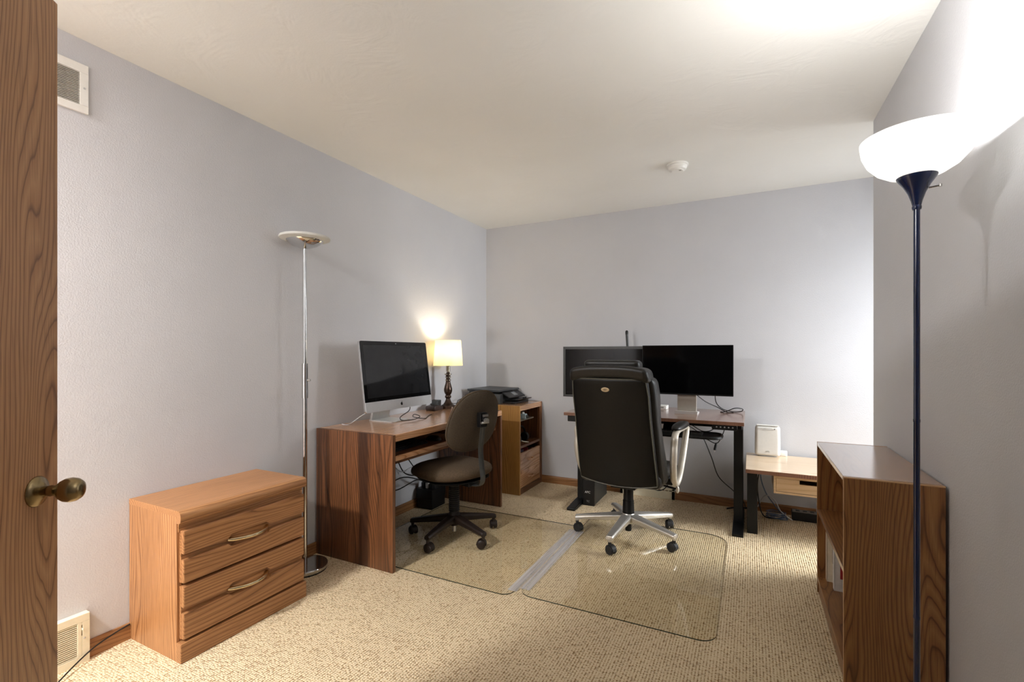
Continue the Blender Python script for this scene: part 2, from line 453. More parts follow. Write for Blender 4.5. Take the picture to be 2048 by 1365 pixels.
# open door at the left with its knob
ex, ey = -1.46, .514                      # free edge on the room face
dv = Vector((-.63, .776, 0)).normalized(); nv = Vector((dv.y, -dv.x, 0))   # towards free edge ; face normal (to camera)
dd = MB(); Wd = .762; th = .035
ln = lambda a, n, z: tuple(Vector((ex, ey, 0))-dv*a+nv*n+Vector((0, 0, z)))
vs = [ln(a, n, z) for z in (.012, 2.03) for (a, n) in ((0, 0), (Wd, 0), (Wd, -th), (0, -th))]
dd.add(vs, [(0,1,2,3),(4,7,6,5),(0,4,5,1),(1,5,6,2),(2,6,7,3),(3,7,4,0)])
door = bpy.data.objects.new('door_1', None); door['kind'] = 'structure'; COL.objects.link(door)
door.location = ln(Wd, 0, 0)
# door local frame: x along the door towards its free edge
dl = MB().box(0, Wd, -th, 0, .012, 2.03)
ang = math.atan2(dv.y, dv.x); door.rotation_euler = (0, 0, ang)
# local +y is dv rotated +90deg: the face towards the camera is local -y
dl = MB().box(0, Wd, 0, th, .012, 2.03)
put('door_slab', dl, wood('door', 'z'), door, bevel=.002, local=True)
kx, kz = Wd-.066, .897
Mk = Matrix.Rotation(PI/2, 4, 'X')       # lathe axis z -> -y
kn = put('door_knob', MB().lathe([(0, .088), (.012, .0875), (.020, .084), (.0255, .076), (.0275, .066), (.026, .056), (.021, .047), (.014, .040), (.011, .034), (.0125, .028), (.011, .022), (.010, .008), (0, .008)], (kx, 0, kz), 32, Mk), m_brass, door, smooth=True, local=True, ang=60)
put('rosette', MB().lathe([(.034, 0), (.034, .002), (.031, .006), (.020, .009), (.016, .012), (0, .012)], (kx, 0, kz), 32, Mk), m_brass, kn, smooth=True, local=True, ang=50)

# ------------------------------------------------------------------ vents and detector
def wall_register(name, label, y0, y1, z0, z1, iy0, iy1, iz0, iz1, ns, dep, mat, x=XL, slatmat=None, slot=None):
    t = thing(name, label, 'vent', (x, (y0+y1)/2, z0))
    d_ = .002; q0 = x-.098
    put('duct', MB().box(q0, q0+d_, iy0, iy1, iz0, iz1).box(q0, x, iy0, iy0+d_, iz0, iz1).box(q0, x, iy1-d_, iy1, iz0, iz1).box(q0, x, iy0, iy1, iz0, iz0+d_).box(q0, x, iy0, iy1, iz1-d_, iz1), m_duct, t)
    f = MB(); a, b_ = x+.0005, x+dep
    f.box(a, b_, y0, y1, z0, iz0).box(a, b_, y0, y1, iz1, z1).box(a, b_, y0, iy0, iz0, iz1)
    if slot:      # narrow lever slot through the right rail
        sy0, sy1, sz0_, sz1_ = slot
        f.box(a, b_, iy1, sy0, iz0, iz1).box(a, b_, sy1, y1, iz0, iz1).box(a, b_, sy0, sy1, iz0, sz0_).box(a, b_, sy0, sy1, sz1_, iz1)
    else: f.box(a, b_, iy1, y1, iz0, iz1)
    put('frame', f, mat, t, bevel=.0015)
    pitch = (iz1-iz0)/ns
    me = None
    for k in range(ns):
        zc = iz0+pitch*(k+.5)
        if me is None:
            s_ = put('slat', MB().prism([(x+dep*.62, zc-pitch*.22), (x+dep*.96, zc-pitch*.24), (x+dep*.96, zc+pitch*.20), (x+dep*.62, zc+pitch*.22)], 'y', iy0-.002, iy1+.002), slatmat or mat, t); me = s_; zf = zc
        else:
            c = me.copy(); COL.objects.link(c); c.parent = t; c.location = (0, 0, zc-zf)
    return t
t = wall_register('return_air_grille', 'white return air grille high on the left wall beneath the ceiling', .50, .915, 2.148, 2.338, .53, .887, 2.177, 2.304, 20, .012, m_white, slatmat=plain('grille_slat', (196,192,180), .5))
put('screw', MB().lathe([(0, .0035), (.003, .003), (.004, 0)], (XL+.012, .902, 2.245), 10, Matrix.Rotation(PI/2, 4, 'Y')), m_alu, t, smooth=True)
t = wall_register('floor_register', 'cream wall register with louvres and lever, next to the baseboard', .50, .912, .0, .189, .53, .873, .030, .160, 17, .03, m_cream, slot=(.886, .889, .108, .148))
put('lever', box(XL+.012, XL+.040, .886, .889, .130, .138), m_cream, t, bevel=.001)
put('screw', MB().lathe([(0, .0035), (.003, .003), (.004, 0)], (XL+.03, .895, .095), 10, Matrix.Rotation(PI/2, 4, 'Y')), m_alu, t, smooth=True)
# low register at the back wall, mostly behind the leather chair
t = thing('baseboard_register', 'cream baseboard register on the back wall behind the leather chair', 'vent', (-.77, YB, 0))
fy = YB-.028; bd = MB()
bd.box(-1.0, -.552, fy, fy+.002, 0, .066).box(-1.0, -.552, fy, fy+.002, .073, .088).box(-1.0, -.552, YB-.016, YB-.001, .116, .118)
cap = [(YB-.001, 0), (fy, 0), (fy, .088), (YB-.016, .118), (YB-.001, .118)]
bd.prism(cap, 'x', -.575, -.552).prism(cap, 'x', -1.0, -.978)
put('body', bd, m_cream, t)
def copies(name, mb_, n, dx):
    o_ = put(name, mb_, m_cream, t)
    for k in range(1, n):
        c = o_.copy(); COL.objects.link(c); c.parent = t; c.location = (-k*dx, 0, 0)
copies('slot_bar', box(-.604, -.597, fy, fy+.002, .066, .073), 13, .029)
copies('fin', MB().prism([(fy, .088), (YB-.016, .118), (YB-.0145, .117), (fy+.002, .087)], 'x', -.5845, -.580), 40, .0098)
t = thing('smoke_detector', 'round white smoke detector on the ceiling', 'smoke detector', (-.425, 3.25, H))
put('base_plate', MB().lathe([(0, 0), (.068, 0), (.068, -.008), (.062, -.012), (0, -.012)], (-.425, 3.25, H), 40), m_white, t, smooth=True)
put('cover', MB().lathe([(.060, -.012), (.060, -.022), (.052, -.036), (.040, -.040), (.037, -.043), (0, -.044)], (-.425, 3.25, H), 40), m_white, t, smooth=True, ang=25)
put('test_button', MB().lathe([(0, -.046), (.008, -.046), (.009, -.043), (0, -.043)], (-.405, 3.235, H), 16), plain('grey_button', (170,168,160), .5), t, smooth=True)

# ------------------------------------------------------------------ two-drawer oak chest
t = thing('drawer_chest', 'two-drawer oak chest with brass pulls against the left wall', 'chest', (-2.16, 1.345, 0))
dy0, dy1 = 1.056, 1.632; db, dfx = XL+.002, -1.995
put('side_panel', box(db, dfx, dy0, dy0+.018, 0, .566), wood('oak', 'z'), t, bevel=.001)
put('side_panel', box(db, dfx, dy1-.018, dy1, 0, .566), wood('oak', 'z', 1), t, bevel=.001)
put('carcass', box(db+.01, dfx-.012, dy0+.018, dy1-.018, .02, .56), wood('oak', 'y', 2), t)
put('top_panel', box(db, dfx, dy0-.001, dy1+.001, .566, .590), wood('oak', 'y'), t, bevel=.001)
lip = [(dfx, .541), (dfx+.020, .541), (dfx+.029, .549), (dfx+.031, .562), (dfx+.029, .577), (dfx+.021, .587), (dfx+.010, .5905), (dfx, .5905)]
put('front_lip', MB().prism(lip, 'y', dy0-.002, dy1+.002), wood('oak', 'y', 3), t, smooth=True)
put('rail', box(dfx-.012, dfx+.006, dy0+.004, dy1-.004, .505, .541), wood('oak', 'y', 4), t)
put('plinth', box(dfx, dfx+.031, dy0-.002, dy1+.002, 0, .077), wood('oak', 'y', 5), t, bevel=.003)
yc = (dy0+dy1)/2
for z0, z1, zm, sd in ((.084, .294, .198, 6), (.304, .512, .408, 7)):
    dr = put('drawer_front', box(dfx-.012, dfx+.009, dy0+.010, dy1-.006, z0+.002, z1-.002), wood('oak', 'y', sd), t, bevel=.002)
    g = .011; ya, yb_ = dy0+.011, dy1-.007
    up = [(ya, zm+g), (yc-.098, zm+g), (yc-.082, zm+g+.016), (yc+.082, zm+g+.016), (yc+.098, zm+g), (yb_, zm+g), (yb_, z1-.001), (ya, z1-.001)]
    lo = [(ya, z0+.001), (yb_, z0+.001), (yb_, zm-g), (yc+.098, zm-g), (yc+.082, zm-g-.014), (yc-.082, zm-g-.014), (yc-.098, zm-g), (ya, zm-g)]
    put('upper_board', MB().prism(up, 'x', dfx+.006, dfx+.026), wood('oak', 'y', sd+2), dr, bevel=.0045, seg=2)
    put('lower_board', MB().prism(lo, 'x', dfx+.006, dfx+.026), wood('oak', 'y', sd+4), dr, bevel=.0045, seg=2)
    pts = [(dfx+.010+.044*math.sin(PI*k/14)**.75, yc-.088+.176*k/14, zm+.002) for k in range(15)]
    put('pull', MB().tube(pts, [.0095]+[.0082]*13+[.0095], 10, flat=1.25), m_gold, dr, smooth=True, ang=80)

# ------------------------------------------------------------------ chrome torchiere
lx, ly = -2.219, 1.835
t = chrome_lamp = thing('chrome_floor_lamp', 'slim chrome floor lamp with frosted glass disc, between chest and desk', 'floor lamp', (lx, ly, 0))
put('base', MB().lathe([(0, .004), (.112, .004), (.118, .008), (.120, .012), (.120, .026), (.118, .029), (0, .030)], (lx, ly, 0), 48), m_chrome, t, smooth=True)
put('foot_ring', MB().lathe([(0, 0), (.116, 0), (.116, .005), (0, .005)], (lx, ly, 0), 40), m_rubber, t, smooth=True)
put('lower_pole', MB().lathe([(0, .03), (.0125, .03), (.0125, 1.0), (0, 1.0)], (lx, ly, 0), 20), m_chrome, t, smooth=True)
put('upper_pole', MB().lathe([(0, 1.1), (.0095, 1.1), (.0095, 1.795), (0, 1.795)], (lx, ly, 0), 20), m_chrome, t, smooth=True)
cl = put('dimmer_sleeve', MB().lathe([(0, .955), (.017, .955), (.017, 1.148), (0, 1.148)], (lx, ly, 0), 24), m_chrome, t, smooth=True)
put('dimmer_knob', MB().tube([(lx+.014, ly+.006, 1.055), (lx+.030, ly+.012, 1.055)], .0055, 12), m_chrome, cl, smooth=True)
put('dish', MB().lathe([(0, 1.788), (.030, 1.792), (.065, 1.806), (.092, 1.826), (.098, 1.836), (.098, 1.840), (0, 1.838)], (lx, ly, 0), 48), m_chrome, t, smooth=True)
put('glass_disc', MB().lathe([(.094, 1.833), (.131, 1.842), (.134, 1.848), (.131, 1.854), (.09, 1.851), (.05, 1.850), (0, 1.850), (0, 1.838), (.05, 1.836)], (lx, ly, 0), 48), shade_mat('frosted_glass', (240,240,236), .35), t, smooth=True)

# ------------------------------------------------------------------ walnut desk along the left wall
t = thing('computer_desk', 'long brown walnut-look desk with keyboard shelf along the left wall', 'desk', (-2.04, 2.65, 0))
kx0, kx1, ky0, ky1 = XL+.015, -1.742, 2.010, 3.284
put('side_panel', box(kx0, kx1, ky0, ky0+.024, 0, .7545), wood('walnut', 'z'), t, bevel=.0012)
put('side_panel', box(kx0, kx1, ky1-.024, ky1, 0, .715), wood('walnut', 'z', 1), t, bevel=.0012)
put('desktop', box(kx0, kx1-.001, ky0+.024, ky1, .715, .755), [wood('desktop', 'y')], t, bevel=.004)
put('keyboard_shelf', box(kx0+.20, kx1-.045, ky0+.024, ky1-.024, .600, .622), wood('walnut', 'y', 2), t, bevel=.001)
put('shelf_lip', box(kx1-.047, kx1-.035, ky0+.024, ky1-.09, .596, .626), wood('desktop', 'y', 2), t, bevel=.0015)
put('modesty_panel', box(kx0+.10, kx0+.118, ky0+.024, ky1-.024, .43, .715), wood('walnut', 'y', 4), t)
put('rear_rail', box(kx0+.30, kx0+.318, ky0+.024, ky1-.024, .52, .60), wood('walnut', 'y', 5), t)
dr = put('pencil_drawer', box(kx1-.34, kx1-.03, 2.87, 3.195, .590, .712), wood('desktop', 'y', 3), t, bevel=.001)

def keyboard(name, label, loc, rz, mat, L=.44, Wd=.13, rows=5, n=15):
    k_ = thing(name, label, 'keyboard', loc, rz)
    put('case', MB().prism([(-Wd/2, 0), (Wd/2, 0), (Wd/2, .012), (-Wd/2, .022)], 'x', -L/2, L/2), mat, k_, bevel=.002, local=True)
    kb = MB(); pw = (L-.02)/n; ph = (Wd-.02)/rows
    for r in range(rows):
        for c in range(n):
            x = -L/2+.01+c*pw; y = -Wd/2+.01+r*ph; zz = .022-.010*(r+.5)/rows
            kb.box(x+.0015, x+pw-.0015, y+.0015, y+ph-.0015, zz-.002, zz+.005)
    put('keys', kb, plain('key_black', (30,30,31), .5), k_, local=True, kind='stuff')
    return k_
keyboard('keyboard', 'black keyboard on the shelf of the walnut desk', (-1.93, 2.27, .622), -PI/2, m_black)
def mouse(name, label, loc, rz):
    return tag(put(name, MB().pillow(selip(.032, .055, 2.6), .030, .001, Matrix.Translation(loc) @ Matrix.Rotation(rz, 4, 'Z')), m_charc, smooth=True, ang=70), label, 'mouse')
mouse('computer_mouse', 'dark computer mouse beside the keyboard on the desk shelf', (-1.90, 2.60, .6232), -PI/2)

# ------------------------------------------------------------------ all-in-one computer
t = thing('desktop_computer', 'silver all-in-one computer with big dark screen on the walnut desk', 'computer', (-2.13, 2.46, .755))
cy0, cy1 = 2.135, 2.788; tilt = math.radians(7.5)
Mt = Matrix.Translation((-2.052, 0, .843)) @ Matrix.Rotation(-tilt, 4, 'Y')
def tf(mb, M): mb.v = [tuple(M @ Vector(v)) for v in mb.v]; return mb
hh = .442
put('housing', tf(MB().prism(rrect(cy0, cy1, 0, hh, .012), 'x', -.018, -.002), Mt), m_alu, t, bevel=.0015)
put('rear_bulge', tf(MB().gbox((-.055, cy0+.05, .04), (-.016, cy1-.05, hh-.04), (1, 6, 6), lambda x, y, z: (x if x > -.03 else -.018-.04*max(0, 1-((y-2.46)/.3)**2)*max(0, 1-((z-hh/2)/.2)**2), y, z)), Mt), m_alu, t, smooth=True)
put('chin', tf(MB().prism(rrect(cy0, cy1, 0, .063, [.012, .0005, .0005, .012]), 'x', -.003, 0), Mt), plain('silver_chin', (226,228,230), .32, .55, .02), t)
gl_ = put('screen_glass', tf(MB().prism(rrect(cy0, cy1, .0635, hh, [.0005, .012, .012, .0005]), 'x', -.003, 0), Mt), plain('screen_bezel', (20,20,21), .05), t)
put('display', tf(box(0, .0004, cy0+.026, cy1-.026, .088, hh-.026), Mt), m_screen, gl_)
put('camera_dot', tf(MB().lathe([(0, .0008), (.003, .0008), (.003, 0)], (0, 2.4615, hh-.013), 12, Matrix.Rotation(PI/2, 4, 'Y')), Mt), m_alu, gl_)
# fruit emblem on the chin
ol = []
for k in range(44):
    a = 2*PI*k/44; r = .0105*(1-.13*math.exp(-((a-PI/2)/.28)**2)-.09*math.exp(-((a-3*PI/2)/.22)**2))
    y, z = r*math.cos(a)*1.0, r*math.sin(a)*1.02
    q = (y-.0125)**2+(z-.0015)**2
    if q < .0052**2:
        aa = math.atan2(z-.0015, y-.0125); y, z = .0125+.0052*math.cos(aa), .0015+.0052*math.sin(aa)
    ol.append((y, z))
lf = [(.0005, .0105), (.0008, .0145), (.0035, .0172), (.0058, .0178), (.0055, .0148), (.0032, .0118)]
em = MB(); cyy = 2.4615; czz = .030
em.prism([(cyy+p[0], czz+p[1]) for p in ol], 'x', -.001, .0006).prism([(cyy+p[0], czz+p[1]) for p in lf], 'x', -.001, .0006)
put('emblem', tf(em, Mt), m_black, t, label='black apple-shaped emblem')
put('foot', MB().prism(rrect(-2.265, -2.058, 2.378, 2.560, [.03, .03, .004, .004]), 'z', .7552, .761), m_footalu, t, bevel=.001)
put('stand_neck', MB().prism([(-2.262, .760), (-2.245, .760), (-2.205, .95), (-2.115, 1.04), (-2.115, 1.06), (-2.215, .97)], 'y', 2.385, 2.553), m_footalu, t, bevel=.002)
# earphone lead lying on the foot
def cable(name, pts, r, mat, owner, n=8, label=None):
    return put(name, MB().tube(spline(pts, n), r, 6), mat, owner, smooth=True, ang=80, label=label)
cable('desk_cable', [(-2.05, 2.54, .8405), (-2.03, 2.50, .82), (-2.05, 2.44, .785), (-2.02, 2.43, .766), (-2.00, 2.52, .764), (-2.03, 2.62, .77), (-2.06, 2.60, .785), (-2.03, 2.55, .775), (-1.99, 2.62, .7585), (-2.05, 2.74, .7585), (-2.09, 2.84, .7585)], .0028, m_cable, t)
cable('power_cord', [(-2.10, 2.25, .86), (-2.18, 2.22, .81), (-2.25, 2.19, .7578), (-2.30, 2.18, .7578)], .0025, m_cablew, t)

# ------------------------------------------------------------------ table lamp
tx, ty = -2.205, 3.215
t = thing('table_lamp', 'turned bronze table lamp with lit cream drum shade on the desk', 'table lamp', (tx, ty, .755))
z0 = .755
put('foot', MB().lathe([(0, 0), (.063, 0), (.064, .005), (.064, .017), (.061, .021), (0, .022)], (tx, ty, z0), 40), m_bronze, t, smooth=True)
put('stem', MB().lathe([(.058, .021), (.056, .026), (.040, .034), (.028, .050), (.020, .070), (.017, .080), (.024, .088), (.026, .096), (.022, .106), (.019, .110), (.028, .124), (.0335, .142), (.0335, .158), (.028, .182), (.021, .205), (.018, .222), (.019, .226), (.023, .228), (.023, .233), (.017, .236), (.017, .250), (.024, .252), (.024, .257), (.019, .259), (.019, .272), (.029, .276), (.029, .281), (.015, .285), (.010, .300), (.010, .33)], (tx, ty, z0), 36), m_bronze, t, smooth=True, ang=40)
m_ring = plain('pewter_ring', (170,160,140), .25, 1)
for zz, rr_ in ((.2305, .0238), (.2545, .0248), (.2785, .0298)):
    put('ring', MB().lathe([(rr_-.004, -.003), (rr_, -.002), (rr_, .002), (rr_-.004, .003)], (tx, ty, z0+zz), 32), m_ring, t, smooth=True)
put('socket', MB().lathe([(0, .30), (.016, .30), (.016, .365), (0, .365)], (tx, ty, z0), 20), m_ring, t, smooth=True)
put('bulb', MB().lathe([(.012, .365), (.016, .38), (.029, .41), (.030, .425), (.022, .445), (0, .453)], (tx, ty, z0), 20), shade_mat('lamp_bulb', (255,250,235), .5, 6, (1, .9, .72, 1)), t, smooth=True, ang=80)
put('lamp_shade', MB().lathe([(.118, .350), (.1195, .350), (.1050, .556), (.1035, .556), (.118, .350)], (tx, ty, z0), 56), shade_mat('cream_shade', (250,240,212), .34), t, smooth=True)
light('table_lamp_light', 'POINT', (tx, ty, z0+.470), 3.4, (1.0, .90, .76), .03)

# cordless phone cradle
t = thing('phone_cradle', 'dark cordless phone cradle next to the table lamp', 'phone', (-2.23, 3.075, .755))
put('base', MB().prism([(3.008, .7555), (3.112, .7555), (3.118, .765), (3.118, .783), (3.062, .797), (3.008, .790), (3.004, .775)], 'x', -2.275, -2.185), plain('phone_brown', (58,46,42), .3), t, bevel=.004, seg=3)
put('cradle', MB().prism([(3.062, .785), (3.118, .775), (3.122, .833), (3.066, .830)], 'x', -2.275, -2.205), m_charc, t, bevel=.005, seg=3)
put('leg', MB().tube([(-2.19, 3.01, .789), (-2.185, 2.99, .756)], .0025, 6), m_black, t)

# ------------------------------------------------------------------ printer cabinet in the corner
t = thing('storage_cabinet', 'brown open cabinet with shelves and a drawer, in the room corner', 'cabinet', (-2.03, 3.84, 0))
gx0, gx1, gy0, gy1 = XL+.016, -1.738, 3.594, 4.072
put('side_panel', box(gx0, gx1, gy0, gy0+.018, 0, .757), wood('lamplit', 'z'), t, bevel=.001)
put('side_panel', box(gx0, gx1, gy1-.018, gy1, 0, .757), wood('walnut', 'z', 3), t, bevel=.001)
put('top_panel', box(gx0, gx1-.002, gy0+.018, gy1-.018, .712, .757), wood('desktop', 'y', 1), t, bevel=.002)
put('back_panel', box(gx0, gx0+.008, gy0+.018, gy1-.018, .05, .712), wood('walnut', 'z', 4), t)
put('small_shelf', box(gx0+.01, gx1-.01, gy0+.018, 3.905, .622, .632), plain('shelf_board', (104,92,74), .4), t)
put('middle_shelf', box(gx0+.01, gx1-.006, gy0+.018, gy1-.018, .392, .412), wood('walnut', 'y', 6), t)
put('plinth', box(gx1-.03, gx1-.004, gy0+.018, gy1-.018, 0, .048), wood('walnut', 'y', 7), t)
dw = put('drawer', MB().box(gx1-.024, gx1-.006, gy0+.020, gy1-.040, .052, .1985).box(gx1-.024, gx1-.006, gy0+.020, gy1-.040, .2015, .350).box(gx0+.05, gx1-.024, gy0+.03, gy0+.04, .06, .33).box(gx0+.05, gx1-.024, gy1-.06, gy1-.05, .06, .33).box(gx0+.05, gx1-.024, gy0+.03, gy1-.05, .055, .06), wood('desktop', 'y', 4), t, bevel=.001)
for zz in (.274, .124):
    put('drawer_pull', MB().tube(spline([(gx1-.006, 3.775, zz), (gx1+.018, 3.79, zz), (gx1+.022, 3.818, zz), (gx1+.018, 3.848, zz), (gx1-.006, 3.863, zz)], 5), .0065, 8, flat=1.2), wood('desktop', 'y', 5), dw, smooth=True, ang=80)
put('divider', box(gx1-.035, gx1-.006, gy1-.040, gy1-.018, .048, .712), wood('walnut', 'z', 5), t)
# things in the cabinet
tg = thing('gadget', 'small pale blue and white gadget on the top shelf of the cabinet', 'gadget', (-1.770, 3.735, .632))
put('body', MB().prism(rrect(-.03, .03, 0, .045, .012), 'y', -.02, .02), plain('pale_blue_plastic', (196,216,224), .3), tg, local=True, bevel=.003)
put('lens', MB().lathe([(0, .012), (.013, .011), (.015, 0)], (.03, 0, .022), 16, Matrix.Rotation(PI/2, 4, 'Y')), m_charc, tg, local=True, smooth=True)
put('cap', MB().lathe([(.014, .045), (.014, .056), (.010, .060), (0, .060)], (-.005, 0, 0), 16), m_white, tg, local=True, smooth=True)
tg = thing('headset', 'black headset lying on the middle shelf of the cabinet', 'headset', (-1.80, 3.765, .412))
put('headband', MB().tube([(-.01, .085*math.cos(PI*k/16), .06+.09*math.sin(PI*k/16)) for k in range(17)], .009, 8, flat=.6), m_black, tg, local=True, smooth=True)
for s_ in (-1, 1):
    put('ear_cup', MB().lathe([(0, 0), (.036, .002), (.042, .012), (.042, .026), (.034, .034), (0, .036)], (-.01, s_*.06, .047), 24, Matrix.Rotation(s_*PI/2, 4, 'X').inverted()), m_black, tg, local=True, smooth=True)
put('boom', MB().tube(spline([(.0, -.07, .045), (.04, -.07, .03), (.08, -.03, .02)], 5), .004, 6), m_alu, tg, local=True, smooth=True)
for k, (yy, cc, nm, lb) in enumerate(((3.66, (150,60,110), 'magenta', 'magenta folder edge showing at the top of the cabinet drawer'), (3.75, (196,176,200), 'lilac', 'lilac folder showing at the top of the cabinet drawer'), (3.82, (176,52,72), 'crimson', 'crimson folder showing at the top of the cabinet drawer'))):
    tag(put('folder', MB().box(-2.1, -1.79+.01*k, yy, yy+.006, .062, .352+.006*k).box(-1.90, -1.82, yy+.001, yy+.005, .35, .368+.004*k), plain('folder_'+nm, cc, .6)), lb, 'folder')

# printer
t = thing('printer', 'black inkjet printer with tilted control panel on the corner cabinet', 'printer', (-2.11, 3.83, .757))
put('body', MB().prism([(-2.27, .757), (-1.955, .757), (-1.955, .845), (-2.27, .872)], 'y', 3.64, 4.035), m_charc, t, bevel=.006, seg=3)
put('scanner_lid', MB().prism([(-2.28, .866), (-1.960, .862), (-1.955, .868), (-1.965, .880), (-2.285, .884)], 'y', 3.632, 4.043), plain('lid_grey', (56,58,60), .4), t, bevel=.003)
pn = put('control_panel', MB().prism([(-1.965, .862), (-1.885, .812), (-1.890, .803), (-1.97, .848)], 'y', 3.70, 4.02), m_black, t, bevel=.003)
Mp = Matrix.Translation((-1.925, 0, .8372)) @ Matrix.Rotation(math.atan2(.05, .08), 4, 'Y')
put('touch_screen', tf(box(-.024, .024, 3.83, 3.90, .0, .0016), Mp), plain('panel_screen', (120,124,128), .2), pn)
put('paper_tray', MB().prism(rrect(3.69, 4.0, 0, 1, 0.001, 1)[0:0] or [(3.70, .757), (4.0, .757), (4.0, .778), (3.70, .778)], 'x', -1.96, -1.845), m_black, t, bevel=.003)
put('output_tray', MB().prism([(-1.95, .784), (-1.81, .790), (-1.80, .800), (-1.815, .797), (-1.95, .791)], 'y', 3.735, 3.985), m_black, t, bevel=.0015)
put('tray_stop', box(-1.822, -1.812, 3.83, 3.89, .790, .812), m_black, t, bevel=.002)
cable('printer_cord', [(-2.275, 3.60, .795), (-2.285, 3.545, .80), (-2.295, 3.50, .79), (-2.28, 3.45, .77), (-2.29, 3.38, .775), (-2.33, 3.30, .7583)], .003, m_cable, t)

# ------------------------------------------------------------------ under the walnut desk
t = thing('power_backup_box', 'low black battery box on the floor under the walnut desk', 'battery backup', (-2.26, 2.98, 0))
put('case', box(-2.325, -2.175, 2.955, 3.14, .075, .152), m_black, t, bevel=.004)
put('plinth', box(-2.32, -2.18, 2.96, 3.135, 0, .078), m_black, t, bevel=.003)
for k in range(3):
    put('plug', box(-2.30+k*.04, -2.275+k*.04, 2.985, 3.02, .151, .195), m_black if k != 1 else m_white, t, bevel=.003)
cb = [[(-2.26, 2.31, .43), (-2.27, 2.42, .30), (-2.25, 2.62, .23), (-2.22, 2.82, .26), (-2.25, 2.98, .19)],
      [(-2.24, 2.30, .36), (-2.30, 2.14, .24), (-2.31, 2.40, .17), (-2.29, 2.72, .29), (-2.26, 3.00, .18)],
      [(-2.25, 2.62, .43), (-2.24, 2.72, .33), (-2.22, 2.88, .29), (-2.22, 3.02, .34), (-2.24, 3.05, .20)],
      [(-2.25, 2.72, .43), (-2.20, 2.86, .28), (-2.19, 2.98, .24), (-2.20, 3.10, .30), (-2.24, 3.12, .19)],
      [(-2.25, 2.55, .43), (-2.22, 2.65, .36), (-2.21, 2.78, .37), (-2.20, 2.95, .30), (-2.23, 3.08, .19)]]
for k, p in enumerate(cb):
    p[-1] = (-2.29+.04*(k % 3)+.012, 3.0, .193)
    p[0] = (p[0][0]+.02, p[0][1], .455)
    cable('power_cord', p, .0042 if k < 4 else .003, m_cable if k < 4 else m_cablew, t)

# ------------------------------------------------------------------ chair parts
def caster(mat_hood, mat_wheel):
    """one mesh: two wheels, hood and stem, origin under the leg end on the floor"""
    b_ = MB(); R = .027
    Mw = Matrix.Rotation(PI/2, 4, 'X')
    for s_ in (-1, 1):
        b_.mi = 0
        b_.lathe([(0, -.010), (.018, -.010), (R-.003, -.009), (R, -.004), (R, .006), (R-.004, .009), (.012, .010), (0, .0095)], (-.010, s_*.015, R), 24, Mw)
    pts = [(-.010+.031*math.cos(a), R+.031*math.sin(a)) for a in [math.radians(d) for d in range(-10, 196, 15)]]
    ins = [(-.010+.024*math.cos(a), R+.024*math.sin(a)) for a in [math.radians(d) for d in range(195, -11, -15)]]
    b_.prism(pts+ins, 'y', -.016, .016)
    b_.box(-.024, .004, -.0055, .0055, R-.006, R+.026)
    b_.lathe([(0, .05), (.010, .05), (.010, .075), (0, .075)], (0, 0, 0), 14)
    return b_
def star_base(t, angs, R, mat, hub_z, end_z, mw, w0, w1, arm_name='star_leg'):
    me_leg = me_c = None
    for a in angs:
        if me_leg is None:
            L = MB(); n = 8; secs = []
            for i in range(n+1):
                f_ = i/n; x = .02+(R+.012-.02)*f_
                zt = hub_z-(hub_z-end_z)*(f_**1.15); thk = .045-.020*f_; wd = w0+(w1-w0)*f_
                secs.append([(x, -wd*.62, zt-.010), (x, -wd*.40, zt), (x, wd*.40, zt), (x, wd*.62, zt-.010), (x, wd*.55, zt-thk), (x, -wd*.55, zt-thk)])
            vs = [p for s_ in secs for p in s_]; fs = []
            for i in range(n):
                for k in range(6): fs.append((i*6+k, i*6+(k+1) % 6, (i+1)*6+(k+1) % 6, (i+1)*6+k))
            fs += [tuple(range(6))[::-1], tuple(n*6+k for k in range(6))]
            L.add(vs, fs); L.lathe([(0, .071), (.013, .071), (.013, end_z-.01), (0, end_z-.01)], (R, 0, 0), 14)
            leg = put(arm_name, L, mat, t, local=True, bevel=.003, seg=3); me_leg = leg.data
            c = put('caster', caster(m_rubber, m_rubber), mw, leg, local=True, smooth=True, ang=40); me_c = c.data
        else:
            leg = bpy.data.objects.new(arm_name, me_leg); COL.objects.link(leg); leg.parent = t
            bb = leg.modifiers.new('bevel', 'BEVEL'); bb.width = .003; bb.segments = 3; bb.limit_method = 'ANGLE'; bb.angle_limit = math.radians(40)
            c = bpy.data.objects.new('caster', me_c); COL.objects.link(c); c.parent = leg
        leg.rotation_euler = (0, 0, a); c.location = (R, 0, 0); c.rotation_euler = (0, 0, random.uniform(-2.2, 2.2))

# brown task chair (local frame: faces +Y)
fx, fy = -.947, .307
rz = math.atan2(fy, fx)-PI/2
GZ = .0055      # top of the glass mat
t = thing('task_chair', 'brown fabric task chair with oval back, at the walnut desk', 'chair', (-1.735, 2.60, GZ), rz)
star_base(t, [math.radians(d)-rz for d in (198, 270, 342, 54, 126)], .285, m_brownp, .145, .100, m_brownp, .052, .032)
put('hub', MB().lathe([(0, .075), (.030, .075), (.042, .10), (.042, .13), (.034, .155), (.029, .165), (0, .165)], seg=32), m_brownp, t, local=True, smooth=True)
bl = [(0, .16)]
for k in range(15):
    zz = .165+k*.0135; bl += [(.031, zz), (.036, zz+.004), (.036, zz+.008), (.031, zz+.012)]
bl += [(.034, .372), (0, .372)]
put('bellows', MB().lathe(bl, seg=28), m_rubber, t, local=True, smooth=True, ang=20)
put('gas_lift', MB().lathe([(0, .032), (.012, .032), (.012, .08), (0, .08)], (0, 0, 0), 16), m_alu, t, local=True, smooth=True)
